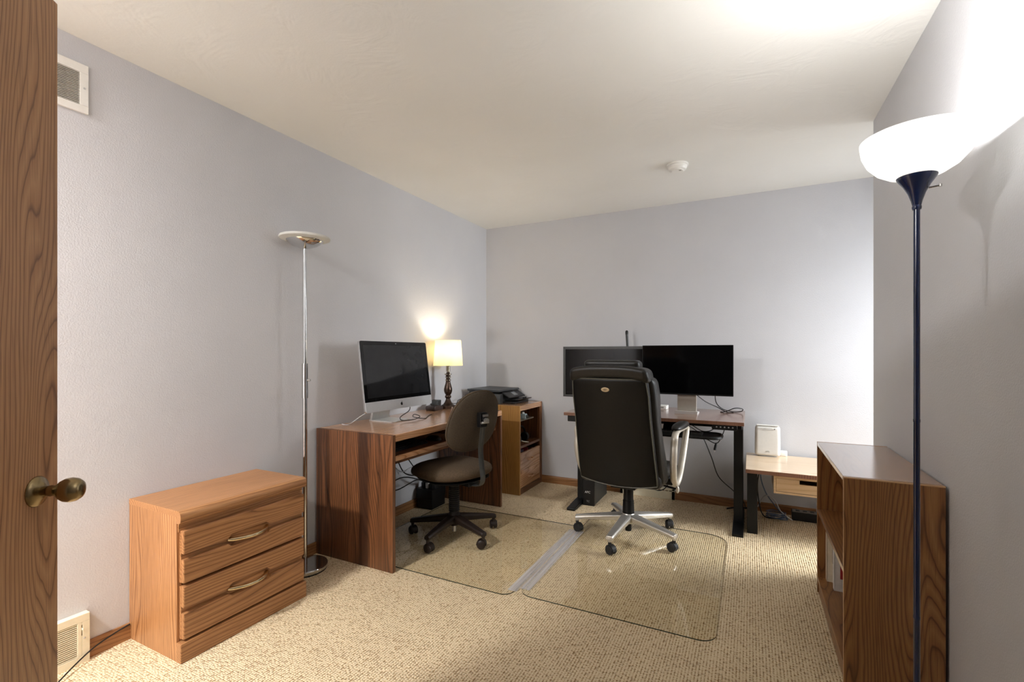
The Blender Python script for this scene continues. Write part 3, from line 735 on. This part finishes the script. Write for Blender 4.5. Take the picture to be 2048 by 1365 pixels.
put('mechanism', MB().prism([(-.20, .366), (.07, .360), (.10, .385), (.07, .40), (-.20, .392)], 'x', -.045, .045), m_blackm, t, local=True, bevel=.004)
def seat_fn(x, y, z):
    # rounded, waterfall front and dished middle
    f_ = y/.235
    z2 = z - .030*max(0, f_)**2.5 + (.012*max(0, -f_)**2)
    if z > 0: z2 -= .010*math.exp(-((x/.12)**2+(y/.13)**2))
    return (x*(1-.06*max(0, f_)), y, z2)
put('seat', MB().pillow(selip(.240, .265, 2.6), .064, .056, Matrix.Translation((0, .035, .436)), fn=seat_fn), m_fabric, t, local=True, smooth=True, ang=80)
put('seat_shell', MB().pillow(selip(.215, .215, 2.8), .004, .016, Matrix.Translation((0, .01, .396))), m_black, t, local=True, smooth=True, ang=80)
# backrest
lean = math.radians(17)
Mb = Matrix.Translation((0, -.205, .775)) @ Matrix.Rotation(-lean, 4, 'X').inverted() @ Matrix.Rotation(PI/2, 4, 'X')
def egg(t_):
    x, y = selip(.200, .203, 2.35)(t_)
    return (x*(1-.10*(y/.2)), y)
def back_fn(x, y, z): return (x, y, z-.30*x*x)
bk = put('backrest', MB().pillow(egg, .026, .040, Mb, fn=lambda x, y, z: (x, y, z-.35*x*x)), m_fabric2, t, local=True, smooth=True, ang=80)
pp = [Mb @ Vector((*[c*1.0 for c in egg(2*PI*k/60)], .004-.35*egg(2*PI*k/60)[0]**2)) for k in range(60)]
put('welt', MB().tube(pp, .004, 6, True), m_fabric, bk, local=True, smooth=True)
bar = [(0, -.10, .374), (0, -.20, .372), (0, -.262, .386), (0, -.283, .43), (0, -.272, .50), (0, -.262, .60), (0, -.272, .68), (0, -.288, .78)]
sb = put('back_bar', MB().tube(spline(bar, 6), .021, 10, flat=.22, up=(1, 0, 0)), m_grayst, t, local=True, smooth=True, ang=50)
put('bracket', MB().box(-.028, .028, -.292, -.258, .745, .835).box(-.015, .015, -.305, -.29, .77, .82), m_black, sb, local=True, bevel=.003)
put('clamp_knob', MB().tube([(.0, -.30, .79), (.0, -.325, .79)], .014, 12).tube([(-.03, -.30, .775), (.03, -.30, .775)], .007, 10).box(-.02, .02, -.31, -.30, .812, .826), m_alu, sb, local=True, smooth=True)

# ------------------------------------------------------------------ black executive chair (local frame: faces +Y)
rz2 = math.radians(-5)
t = thing('office_chair', 'black leather executive chair with silver arms at the standing desk', 'chair', (-.715, 3.12, GZ), rz2)
star_base(t, [math.radians(d)-rz2 for d in (192, 264, 336, 48, 120)], .335, m_silver, .150, .108, m_rubber, .060, .038)
put('hub', MB().lathe([(0, .085), (.030, .085), (.048, .105), (.050, .135), (.040, .152), (0, .154)], seg=32), m_silver, t, local=True, smooth=True)
put('lift_cover', MB().lathe([(0, .15), (.038, .15), (.035, .235), (.032, .236), (.031, .325), (.028, .326), (0, .326)], seg=28), m_blackm, t, local=True, smooth=True)
put('gas_lift', MB().lathe([(0, .035), (.020, .035), (.020, .09), (0, .09)], seg=20), m_blackm, t, local=True, smooth=True)
put('mechanism', MB().box(-.08, .08, -.12, .12, .335, .378).box(-.018, .018, -.02, .02, .30, .34), m_blackm, t, local=True, bevel=.006)
def bky(z): return -.175-.26*(z-.40)+.10*max(0, .62-z)**2*3
def wid(z): return 1.0+.06*max(0, (.8-z)/.4)-.05*max(0, (z-.95)/.2)
def fn_rear(x, y, z):
    sag = .035*(1-(x/.25)**2) if z < .45 else 0
    cz = z-.045*(1-(x/.26)**2)*max(0, (.52-z)/.15)
    return (x*wid(z), y+bky(z)-.022*(1-(x/.25)**2), cz)
put('back_shell', MB().gbox((-.238, -.045, .405), (.238, .0, 1.055), (10, 1, 14), fn_rear), m_leather, t, local=True, bevel=.02, seg=4)
def fn_fr(x, y, z):
    cz = z-.03*(1-(x/.26)**2)*max(0, (.52-z)/.15)
    return (x*wid(z)*(1.0+.02*(y/.1)), y+bky(z)+(.012*math.sin((z-.4)*14) if y > .05 else 0), cz)
put('back_cushion', MB().gbox((-.262, -.012, .40), (.262, .105, 1.062), (10, 2, 14), fn_fr), m_leather2, t, local=True, bevel=.035, seg=5)
put('top_roll', MB().gbox((-.245, -.050, 1.045), (.245, .095, 1.128), (12, 2, 3), lambda x, y, z: (x*(1-.03*(z-1.045)/.08), y+bky(z)-.008, z-.022*(abs(x)/.245)**3)), m_leather2, t, local=True, bevel=.033, seg=5)
put('headrest', MB().gbox((-.172, .03, 1.06), (.172, .13, 1.158), (8, 2, 3), lambda x, y, z: (x, y+bky(z)-.012, z)), m_leather2, t, local=True, bevel=.025, seg=4)
pl = [fn_rear(x, -.045, z) for (x, z) in [(-.228+.456*k/12, .412) for k in range(13)]+[(.232, .45+.5*k/14) for k in range(15)]+[(.228-.456*k/12, 1.048) for k in range(13)]+[(-.232, .95-.5*k/14) for k in range(15)]]
put('piping', MB().tube([(p[0], p[1]+.005, p[2]) for p in pl], .0035, 6, True), m_piping, t, local=True, smooth=True)
zc = .985; yb2 = fn_rear(-.012, -.045, zc)[1]
Me = Matrix.Translation((-.012, yb2-.0005, zc)) @ Matrix.Rotation(math.radians(14.5), 4, 'X') @ Matrix.Rotation(PI/2, 4, 'X')
ev = put('emblem', MB().pillow(selip(.025, .014, 2), .003, .001, Me, 5, 32), plain('tan_emblem', (196,172,134), .35), t, local=True, smooth=True, label='tan oval emblem with swirl mark')
sw = [Me @ Vector((.013*math.cos(a)*(1-a/14), .007*math.sin(a)*(1-a/16), .0034)) for a in [k*.35 for k in range(34)]]
put('swirl', MB().tube(sw, .0010, 5), plain('emblem_brown', (96,70,44), .5), ev, local=True, smooth=True)
put('seat', MB().gbox((-.262, -.21, .375), (.262, .275, .485), (8, 8, 2), lambda x, y, z: (x, y, z+(.012*math.cos(x*6)*math.cos(y*6) if z > .45 else 0)-(.02*max(0, (y-.15)/.12)))), m_leather2, t, local=True, bevel=.04, seg=5)
for s_ in (-1, 1):
    X = s_*.315
    lp = [(X, -.105, .640), (X+s_*.004, -.10, .690), (X, -.03, .716), (X, .10, .716), (X, .215, .712), (X+s_*.002, .235, .690), (X, .19, .60), (X-s_*.005, .12, .48), (X-s_*.012, .07, .400), (X-s_*.015, .01, .378), (X-s_*.012, -.05, .41), (X-s_*.005, -.10, .50), (X, -.115, .58)]
    ar = put('armrest', MB().tube(spline(lp, 5, True), .021, 10, True, flat=.75, up=(1, 0, 0)), m_silverp, t, local=True, smooth=True, ang=80)
    put('arm_pad', MB().pillow(selip(.037, .150, 3), .030, .008, Matrix.Translation((X, .075, .732))), m_leather2, ar, local=True, smooth=True, ang=80)
    put('arm_bracket', MB().box(min(X-s_*.02, X-s_*.07), max(X-s_*.02, X-s_*.07), -.06, .09, .385, .425), m_blackm, ar, local=True, bevel=.006)
lv = put('tilt_lever', MB().tube([(.06, .04, .362), (.20, .03, .357), (.305, .0, .352)], .006, 8), m_blackm, t, local=True, smooth=True)
put('lever_tip', MB().pillow(selip(.010, .022, 2.2), .012, .012, Matrix.Translation((.315, -.01, .352)) @ Matrix.Rotation(PI/2, 4, 'X')), m_silverp, lv, local=True, smooth=True, ang=80)

# ------------------------------------------------------------------ glass chair mats
def mat_obj(name, label, x0, x1, y0, y1, r):
    t_ = thing(name, label, 'chair mat', ((x0+x1)/2, (y0+y1)/2, 0), group='clear chair mats')
    poly = rrect(x0, x1, y0, y1, r, 8); b_ = MB(); n = len(poly)
    b_.add([(p[0], p[1], .0010) for p in poly]+[(p[0], p[1], .0055) for p in poly], [tuple(range(n))[::-1], tuple(range(n, 2*n))]); b_.m[0] = 2
    b_.mi = 1; b_.f += [(i, (i+1) % n, n+(i+1) % n, n+i) for i in range(n)]; b_.m += [1]*n
    put('sheet', b_, [m_mat, m_matedge, m_matunder], t_)
    return t_
ml = mat_obj('glass_chair_mat', 'clear chair mat with rounded corners under the brown task chair', -2.165, -1.062, 2.078, 3.135, [.06, .05, .03, .03])
put('edge_strip', MB().prism([(-1.100, .0056), (-1.0485, .0056), (-1.0485, .0075), (-1.058, .012), (-1.080, .008)], 'y', 2.13, 3.05), m_vinyl, ml, bevel=.001)
mr = mat_obj('glass_chair_mat', 'clear chair mat with rounded corners under the leather chair', -1.038, -.128, 2.118, 3.392, [.07, .13, .05, .07])
put('edge_strip', MB().prism([(-1.0478, .0056), (-.995, .0056), (-1.012, .008), (-1.036, .0115)], 'y', 2.17, 3.05), m_vinyl, mr, bevel=.001)

# ------------------------------------------------------------------ standing desk
sx0, sx1, sy0, sy1, sz = -1.255, -.034, 3.360, 4.060, .760
t = sdesk = thing('standing_desk', 'standing desk with reddish wood top and black steel legs at the back wall', 'desk', (-.645, 3.71, 0))
put('desktop', box(sx0, sx1, sy0, sy1, sz-.023, sz), wood('red', 'x'), t, bevel=.002)
put('front_edge', box(sx0, sx1, sy0-.0015, sy0+.001, sz-.022, sz-.002), wood('edge', 'z'), t)
for xa, xb in ((-1.252, -1.196), (-.103, -.042)):
    lg = put('leg', box(xa, xb, 3.665, 3.745, .03, .70), m_blackm, t, bevel=.004)
    put('foot', MB().prism([(3.425, 0), (4.01, 0), (4.01, .022), (3.80, .036), (3.62, .036), (3.425, .020)], 'x', xa-.004, xb+.004), m_blackm, lg, bevel=.004)
    put('side_bracket', box(xa+.005, xb-.005, 3.45, 4.0, .70, sz-.023), m_blackm, lg, bevel=.003)
put('crossbeam', box(-1.2, -.09, 3.68, 3.73, .675, .73), m_blackm, t, bevel=.003)
cp = put('control_panel', MB().prism(rrect(-.226, -.074, .703, .7365, .010), 'y', 3.372, 3.44), m_black, t, bevel=.002)
for k in range(5):
    put('button', MB().lathe([(0, .003), (.0045, .0025), (.005, 0)], (-.196+.024*k, 3.372, .722), 12, Matrix.Rotation(PI/2, 4, 'X')), plain('button_grey', (150,150,150), .4), cp, smooth=True)
put('power_outlet', box(-1.235, -1.05, 3.385, 3.43, .690, sz-.023), m_black, t, bevel=.004)
tr_ = put('keyboard_tray', MB().prism(rrect(-.80, -.162, 3.36, 3.60, [.07, .07, .03, .03], 7), 'z', .634, .646), m_black, t, bevel=.003)
put('tray_rim', MB().tube([(p[0], p[1], .648) for p in rrect(-.79, -.172, 3.37, 3.59, [.062, .062, .025, .025], 7)], .005, 6, True), m_charc, tr_, smooth=True)
put('tray_arm', MB().prism([(3.50, .646), (3.56, .646), (3.66, .737), (3.60, .737)], 'x', -.56, -.46), m_blackm, tr_, bevel=.002)
keyboard('keyboard', 'black keyboard on the tray under the standing desk', (-.50, 3.46, .646), 0, m_charc, .42, .13)

# monitors
t = mon_r = thing('monitor', 'thin-bezel black monitor on a wide silver stand', 'monitor', (-.42, 3.66, sz))
put('panel', MB().prism(rrect(-.733, -.104, .899, 1.264, .004), 'y', 3.662, 3.685), m_black, t, bevel=.002)
put('screen', box(-.729, -.108, 3.6612, 3.6622, .910, 1.260), m_screenb, t)
put('rear_case', MB().gbox((-.60, 3.684, .94), (-.24, 3.715, 1.22), (4, 1, 4)), m_charc, t, bevel=.01)
put('stand_neck', MB().prism([(3.71, .765), (3.73, .765), (3.722, 1.10), (3.708, 1.10)], 'x', -.485, -.352), plain('stand_silver', (180,172,160), .5, .15, .03), t, bevel=.002)
put('stand_foot', MB().prism(rrect(-.497, -.340, 3.655, 3.80, .006), 'z', sz, sz+.008), m_footalu, t, bevel=.001)
put('foot_front', box(-.497, -.340, 3.650, 3.657, sz, sz+.022), m_footalu, t, bevel=.001)
t = thing('monitor', 'black monitor with wide grey bezel, behind the leather chair', 'monitor', (-1.04, 3.72, sz))
fr_ = MB(); a0, a1, b0, b1 = -1.388, -.700, .846, 1.2595
fr_.box(a0, a1, 3.700, 3.716, b0, b0+.018).box(a0, a1, 3.700, 3.716, b1-.022, b1).box(a0, a0+.020, 3.700, 3.716, b0+.018, b1-.022).box(a1-.024, a1, 3.700, 3.716, b0+.018, b1-.022)
put('bezel', fr_, plain('bezel_grey', (62,63,62), .4), t, bevel=.0015)
put('screen', box(a0+.018, a1-.022, 3.706, 3.714, b0+.016, b1-.020), m_screenb, t)
put('rear_case', box(a0+.006, a1-.006, 3.714, 3.742, b0+.006, b1-.006), m_black, t, bevel=.006)
put('stand_neck', box(-1.085, -1.005, 3.74, 3.775, sz+.012, 1.05), m_black, t, bevel=.004)
put('stand_foot', MB().prism(rrect(-1.16, -.93, 3.66, 3.86, .03), 'z', sz, sz+.013), m_black, t, bevel=.002)
# slim upright rod with its base behind the monitors
t = thing('antenna', 'slim black upright rod rising above the monitors', 'antenna', (-.916, 3.95, sz))
put('base', MB().lathe([(0, 0), (.055, 0), (.055, .012), (.02, .02), (0, .02)], (-.916, 3.95, sz), 28), m_black, t, smooth=True)
put('rod', MB().tube([(-.909, 3.95, sz+.015), (-.911, 3.95, 1.25), (-.918, 3.95, 1.375), (-.9185, 3.95, 1.388), (-.9187, 3.95, 1.394)], [.0105, .0105, .0115, .010, .005], 14), m_charc, t, smooth=True, ang=70)
put('tip', MB().tube([(-.9175, 3.95, 1.362), (-.9184, 3.95, 1.386), (-.9187, 3.95, 1.396)], [.0125, .0125, .006], 14), m_black, t, smooth=True, ang=70)
# small white hub
t = thing('usb_hub', 'small white box on the standing desk beside the silver stand', 'hub', (-.66, 3.93, sz))
put('case', MB().prism(rrect(-.73, -.585, 3.88, 3.965, .012), 'z', sz, sz+.030), m_white, t, bevel=.003)
put('port_panel', box(-.665, -.61, 3.8792, 3.881, sz+.008, sz+.022), plain('port_grey', (150,146,138), .4), t)
cable('monitor_cable', [(-.36, 3.728, .905), (-.30, 3.84, .84), (-.22, 3.90, .795), (-.155, 3.88, .7635), (-.11, 3.88, .764)], .0035, m_cable, mon_r)
cable('monitor_cable', [(-.225, 3.712, .945), (-.225, 3.78, .85), (-.19, 3.88, .79), (-.12, 3.91, .766), (-.06, 3.90, .772), (-.05, 3.86, .795), (-.10, 3.84, .800), (-.165, 3.87, .768), (-.20, 3.88, .7635)], .0035, m_cable, mon_r)
cable('power_cord', [(-.42, 3.60, .70), (-.33, 3.85, .58), (-.27, 3.98, .40), (-.22, 4.03, .24), (-.12, 4.05, .14), (-.05, 4.05, .07), (-.03, 4.03, .012)], .0035, m_cable, sdesk, 10)
cable('power_cord', [(-.44, 3.56, .735), (-.36, 3.52, .70), (-.30, 3.50, .67), (-.25, 3.47, .675), (-.21, 3.42, .705)], .003, m_cable, sdesk)
cable('power_cord', [(-.15, 3.43, .705), (-.165, 3.42, .66), (-.20, 3.45, .60), (-.26, 3.48, .615), (-.31, 3.50, .636)], .003, m_cable, sdesk)
pg = put('plug', MB().tube([(-.20, 3.45, .604), (-.205, 3.445, .59), (-.212, 3.44, .555)], [.004, .008, .008], 10), m_black, sdesk, smooth=True)
put('plug_tip', MB().tube([(-.212, 3.44, .556), (-.215, 3.438, .542)], .004, 8), m_alu, pg, smooth=True)

# tower battery backup on the floor
t = thing('battery_tower', 'black battery backup tower on the carpet behind the leather chair', 'battery backup', (-1.14, 3.78, 0))
put('case', box(-1.186, -1.094, 3.625, 3.975, .004, .30), m_charc, t, bevel=.004)
fp = put('front_panel', box(-1.187, -1.093, 3.604, 3.63, .0, .302), m_black, t, bevel=.004)
m_print = plain('white_print', (230,230,228), .6)
rl = root_of(fp).location
RX = Matrix.Rotation(PI/2, 4, 'X')
text_mesh('lettering', 'APC', .024, m_print, fp, Matrix.Translation((-1.147-rl.x, 3.6035-rl.y, .106-rl.z)) @ RX)
text_mesh('lettering', 'TC', .020, plain('grey_print', (150,150,150), .6), fp, Matrix.Translation((-1.143-rl.x, 3.6035-rl.y, .034-rl.z)) @ RX)
for k, p in enumerate(([(-1.09, 3.99, .20), (-.99, 4.00, .10), (-.93, 3.96, .055), (-.88, 3.98, .13), (-.92, 4.01, .20), (-1.00, 4.02, .12), (-.90, 4.03, .05), (-.80, 4.02, .12)],
                       [(-1.10, 3.96, .30), (-1.0, 3.94, .22), (-.92, 3.94, .12), (-.84, 3.98, .09), (-.76, 4.0, .16), (-.70, 3.97, .25)],
                       [(-.78, 3.90, .26), (-.70, 3.88, .13), (-.62, 3.89, .12), (-.56, 3.92, .20), (-.50, 3.96, .34)])):
    cable('power_cord', p, .004, m_cable, t)

# ------------------------------------------------------------------ low side table with router
bx0, bx1, by0, by1, bz = -.026, .93, 3.475, 4.060, .442
t = thing('side_table', 'low pale wood table with black legs beside the standing desk', 'table', (.45, 3.77, 0))
put('table_top', box(bx0, bx1, by0, by1, bz-.026, bz), wood('pale', 'x'), t, bevel=.002)
put('front_edge', box(bx0, bx1, by0-.0015, by0+.001, bz-.0255, bz-.002), wood('edge', 'z', 1), t)
for xa in (-.018, .86):
    put('leg', box(xa, xa+.062, 3.535, 3.99, 0, bz-.026), m_blackm, t, bevel=.003)
dx0 = .138
dw = put('drawer_box', MB().box(dx0, .60, 3.51, 3.522, .295, .307).box(dx0, .60, 3.51, 3.522, .395, .408).box(dx0, dx0+.012, 3.51, 3.522, .307, .395).box(.588, .60, 3.51, 3.522, .307, .395).box(dx0, .60, 3.522, 3.85, .295, .303).box(dx0, .60, 3.522, 3.85, .400, .416).box(dx0, dx0+.01, 3.522, 3.85, .303, .40).box(.59, .60, 3.522, 3.85, .303, .40), wood('drawer', 'x'), t, bevel=.001)
df_ = put('drawer_front', MB().prism([(dx0+.0135, .3085), (.5865, .3085), (.5865, .3935), (.420, .3935), (.420, .366), (.282, .366), (.282, .3935), (dx0+.0135, .3935)], 'y', 3.514, 3.528), wood('drawer', 'x', 1), dw, bevel=.001)
put('drawer_back', box(dx0+.01, .59, 3.838, 3.848, .303, .400), wood('drawer', 'x', 2), dw)
# router
t = router = thing('wifi_router', 'white upright router standing on the low pale table', 'router', (.115, 3.985, bz))
def rout(x, y, z):
    k = (z-.0)/.228
    return (x*(1-.06*abs(k-.35)**1.5), y*(1-.12*k), z+.006*(x/.08)*0)
put('housing', MB().gbox((-.084, -.036, .006), (.084, .036, .226), (6, 2, 8), rout), m_white, t, local=True, bevel=.02, seg=5)
put('top_cap', MB().gbox((-.073, -.030, .2255), (.073, .026, .231), (4, 1, 1)), plain('cap_grey', (214,212,206), .4), t, local=True, bevel=.002)
put('base', MB().prism(rrect(-.06, .06, -.028, .028, .02), 'z', 0, .008), plain('base_grey', (150,150,148), .4), t, local=True)
put('sync_button', MB().lathe([(0, .002), (.004, .002), (.0045, 0)], (.045, -.0337, .205), 12, RX), plain('button_dark', (110,110,110), .5), t, local=True)
gp = plain('faint_grey_print', (196,194,190), .6)
text_mesh('lettering', 'orbi', .017, gp, t, Matrix.Translation((.0, -.0362, .040)) @ RX)
for k in range(3):
    put('top_line', box(-.06+.012*k, .03+.004*k, -.0342-.0002*(3-k), -.0335, .212-.008*k, .2135-.008*k), gp, t, local=True)
tag(put('power_adapter', MB().prism(rrect(.185, .245, 4.025, 4.058, .01), 'z', bz, bz+.038), m_white, bevel=.004, seg=3), 'small white adapter behind the router on the pale table', 'adapter')
# cables and power strip below the table
tc = [[(.09, 4.04, .43), (.07, 4.00, .30), (.10, 3.98, .18), (.17, 3.96, .08), (.24, 3.93, .012), (.20, 3.90, .012), (.13, 3.92, .012)],
      [(.16, 4.05, .43), (.08, 3.98, .36), (.05, 3.95, .25), (.06, 3.93, .10), (.09, 3.93, .012), (.16, 3.90, .012), (.22, 3.93, .02)],
      [(.05, 4.0, .05), (.10, 3.97, .15), (.16, 3.95, .13), (.20, 3.92, .06), (.27, 3.91, .012)]]
for k, p in enumerate(tc):
    cable('network_cable', p, .004, (m_cableb, m_cable, m_cablew)[k], router)
coil = [(.17+.062*math.cos(a)+.006*math.sin(3.3*a), 3.92+.04*math.sin(a)+.005*math.cos(2.1*a), .012+.0028*a*.7) for a in [k*.45 for k in range(50)]]
put('cable_coil', MB().tube(coil, .0036, 6), m_cableb, router, smooth=True, label='coil of blue-grey cable on the carpet')
cable('floor_cable', [(-.16, 3.985, .012), (-.10, 4.02, .016), (-.02, 4.04, .02), (.05, 4.03, .016)], .006, m_cable, sdesk)
t = thing('power_strip', 'black power strip on the carpet under the pale table', 'power strip', (.40, 4.0, 0))
put('case', box(.27, .62, 3.95, 4.03, .0, .062), m_black, t, bevel=.005)
put('top_face', box(.275, .615, 3.955, 4.025, .0615, .0635), plain('strip_grey', (120,116,108), .4), t)
for k in range(4): put('socket', box(.295+.045*k, .320+.045*k, 3.975, 4.005, .063, .0645), m_black, t)
t = thing('white_adapter', 'white adapter block plugged into the black power strip', 'adapter', (.46, 3.99, .064))
put('block', box(.425, .52, 3.962, 4.02, .0635, .135), m_white, t, bevel=.006)
put('lead', MB().tube(spline([(.44, 3.99, .134), (.42, 3.99, .16), (.45, 4.0, .20)], 5), .003, 6), m_cablew, t, smooth=True)

# ------------------------------------------------------------------ bookcase at the right wall
qx0, qx1, qy0, qy1, qz = .303, .586, 2.068, 2.838, .757
t = thing('bookcase', 'low oak bookcase with open shelves against the right wall', 'bookcase', (.445, 2.45, 0))
T_ = .018
put('side_panel', box(qx0, qx1, qy0, qy0+T_, 0, qz), wood('shelf', 'z'), t, bevel=.0008)
put('side_panel', box(qx0, qx1, qy1-T_, qy1, 0, qz), wood('shelf', 'z', 1), t, bevel=.0008)
put('top_panel', box(qx0, qx1, qy0+T_, qy1-T_, qz-.018, qz), wood('shelftop', 'y', 2), t, bevel=.0015)
put('back_panel', box(qx1-.008, qx1, qy0+T_, qy1-T_, .05, qz-.018), wood('shelf', 'z', 3), t)
for zz, s_ in ((.402, 4), (.060, 5)):
    put('shelf', box(qx0+.001, qx1-.008, qy0+T_, qy1-T_, zz, zz+.018), wood('shelf', 'y', s_), t, bevel=.001)
put('kick_board', box(qx0+.006, qx0+.020, qy0+T_, qy1-T_, 0, .060), wood('shelf', 'y', 6), t)
edge_m = plain('edge_band', (206,166,122), .45)
put('edge_band', box(qx0-.0008, qx0+.0004, qy0, qy0+.010, 0, qz-.002), edge_m, t)
put('edge_band', box(qx0, qx1, qy0-.0006, qy0+.003, qz-.004, qz+.0004), edge_m, t)
def book(label, y0, thick, h, d, cover, page, lean_=0, xs=.335, stripe=None):
    b_ = thing('book', label, 'book', (xs, y0, .078))
    put('cover', MB().box(0, d, 0, .0025, 0, h).box(0, d, thick-.0025, thick, 0, h).box(0, .003, 0, thick, 0, h), cover, b_, local=True, bevel=.0008)
    put('pages', box(.003, d-.004, .0025, thick-.0025, .003, h-.003), page, b_, local=True)
    if stripe: put('spine_label', box(-.0006, .001, .001, thick-.001, h*.45, h*.80), stripe, b_, local=True)
    return b_
cw = plain('book_cream', (236,224,200), .55); cw2 = plain('book_white', (238,236,232), .5); cr_ = plain('book_red', (168,44,50), .5); cp_ = plain('book_plum', (120,104,122), .5)
book('thick cream book on the lower shelf of the bookcase', 2.782, .036, .245, .20, cw, m_paper, xs=.338)
book('thin white book with plum label beside the thick cream one', 2.758, .018, .215, .19, cw2, m_paper, xs=.362, stripe=cp_)
b3 = book('white book with red label on the lower bookcase shelf', 2.688, .034, .225, .19, cw2, m_paper, xs=.356)
put('cover_label', box(.024, .11, -.0006, .001, .06, .17), cr_, b3, local=True, label='red label')

# ------------------------------------------------------------------ blue torchiere beside the bookcase
px_, py_ = .397, 1.611
t = thing('blue_floor_lamp', 'navy blue floor lamp with glowing white bowl shade, beside the bookcase', 'floor lamp', (px_, py_, 0))
put('base', MB().lathe([(0, 0), (.125, 0), (.127, .006), (.120, .018), (.06, .030), (.016, .040), (.012, .055), (0, .055)], (px_, py_, 0), 44), m_blue, t, smooth=True)
pole = put('pole', MB().lathe([(0, .05), (.0072, .05), (.0072, .495), (.0078, .497), (.0078, .503), (.0072, .505), (.0072, 1.02), (.0078, 1.022), (.0078, 1.028), (.0072, 1.03), (.0072, 1.60), (0, 1.60)], (px_, py_, 0), 20), m_blue, t, smooth=True)
put('collar', MB().lathe([(0, 1.588), (.0095, 1.588), (.0105, 1.592), (.0105, 1.596), (.0095, 1.600), (0, 1.600)], (px_, py_, 0), 20), m_blue, pole, smooth=True)
cup = put('cup', MB().lathe([(0, 1.598), (.0098, 1.600), (.0125, 1.612), (.019, 1.632), (.029, 1.652), (.040, 1.668), (.0435, 1.675), (.0435, 1.678), (0, 1.678)], (px_, py_, 0), 40), m_blue, t, smooth=True, ang=50)
put('switch', MB().tube([(px_+.022, py_-.012, 1.640), (px_+.043, py_-.022, 1.640)], .0022, 8).lathe([(0, -.004), (.0035, -.003), (.0035, .003), (0, .004)], (px_+.043, py_-.022, 1.640), 10), m_chrome, cup, smooth=True)
bowl = [(.038, 1.674), (.062, 1.683), (.088, 1.700), (.108, 1.724), (.120, 1.752), (.1238, 1.778), (.1242, 1.784), (.1222, 1.784), (.118, 1.753), (.106, 1.726), (.086, 1.703), (.060, 1.686), (.036, 1.678)]
put('bowl_shade', MB().lathe(bowl, (px_, py_, 0), 64), shade_mat('opal_bowl', (250,250,248), .17), t, smooth=True, ang=60)
put('bulb', MB().lathe([(.013, 1.678), (.013, 1.695), (.020, 1.705), (.026, 1.722), (.022, 1.738), (0, 1.746)], (px_, py_, 0), 20), shade_mat('torchiere_bulb', (255,255,255), .5, 8), t, smooth=True, ang=80)
light('blue_lamp_light', 'POINT', (px_, py_, 1.752), 15.0, (1.0, .99, .98), .025)

# black cord on the carpet by the floor register
cable('floor_cord', [(-2.10, .60, .006), (-2.20, .74, .008), (-2.285, .85, .020), (-2.318, .925, .040), (-2.3305, 1.00, .055), (-2.331, 1.045, .063), (-2.331, 1.053, .064)], .0028, m_cable, chrome_lamp)
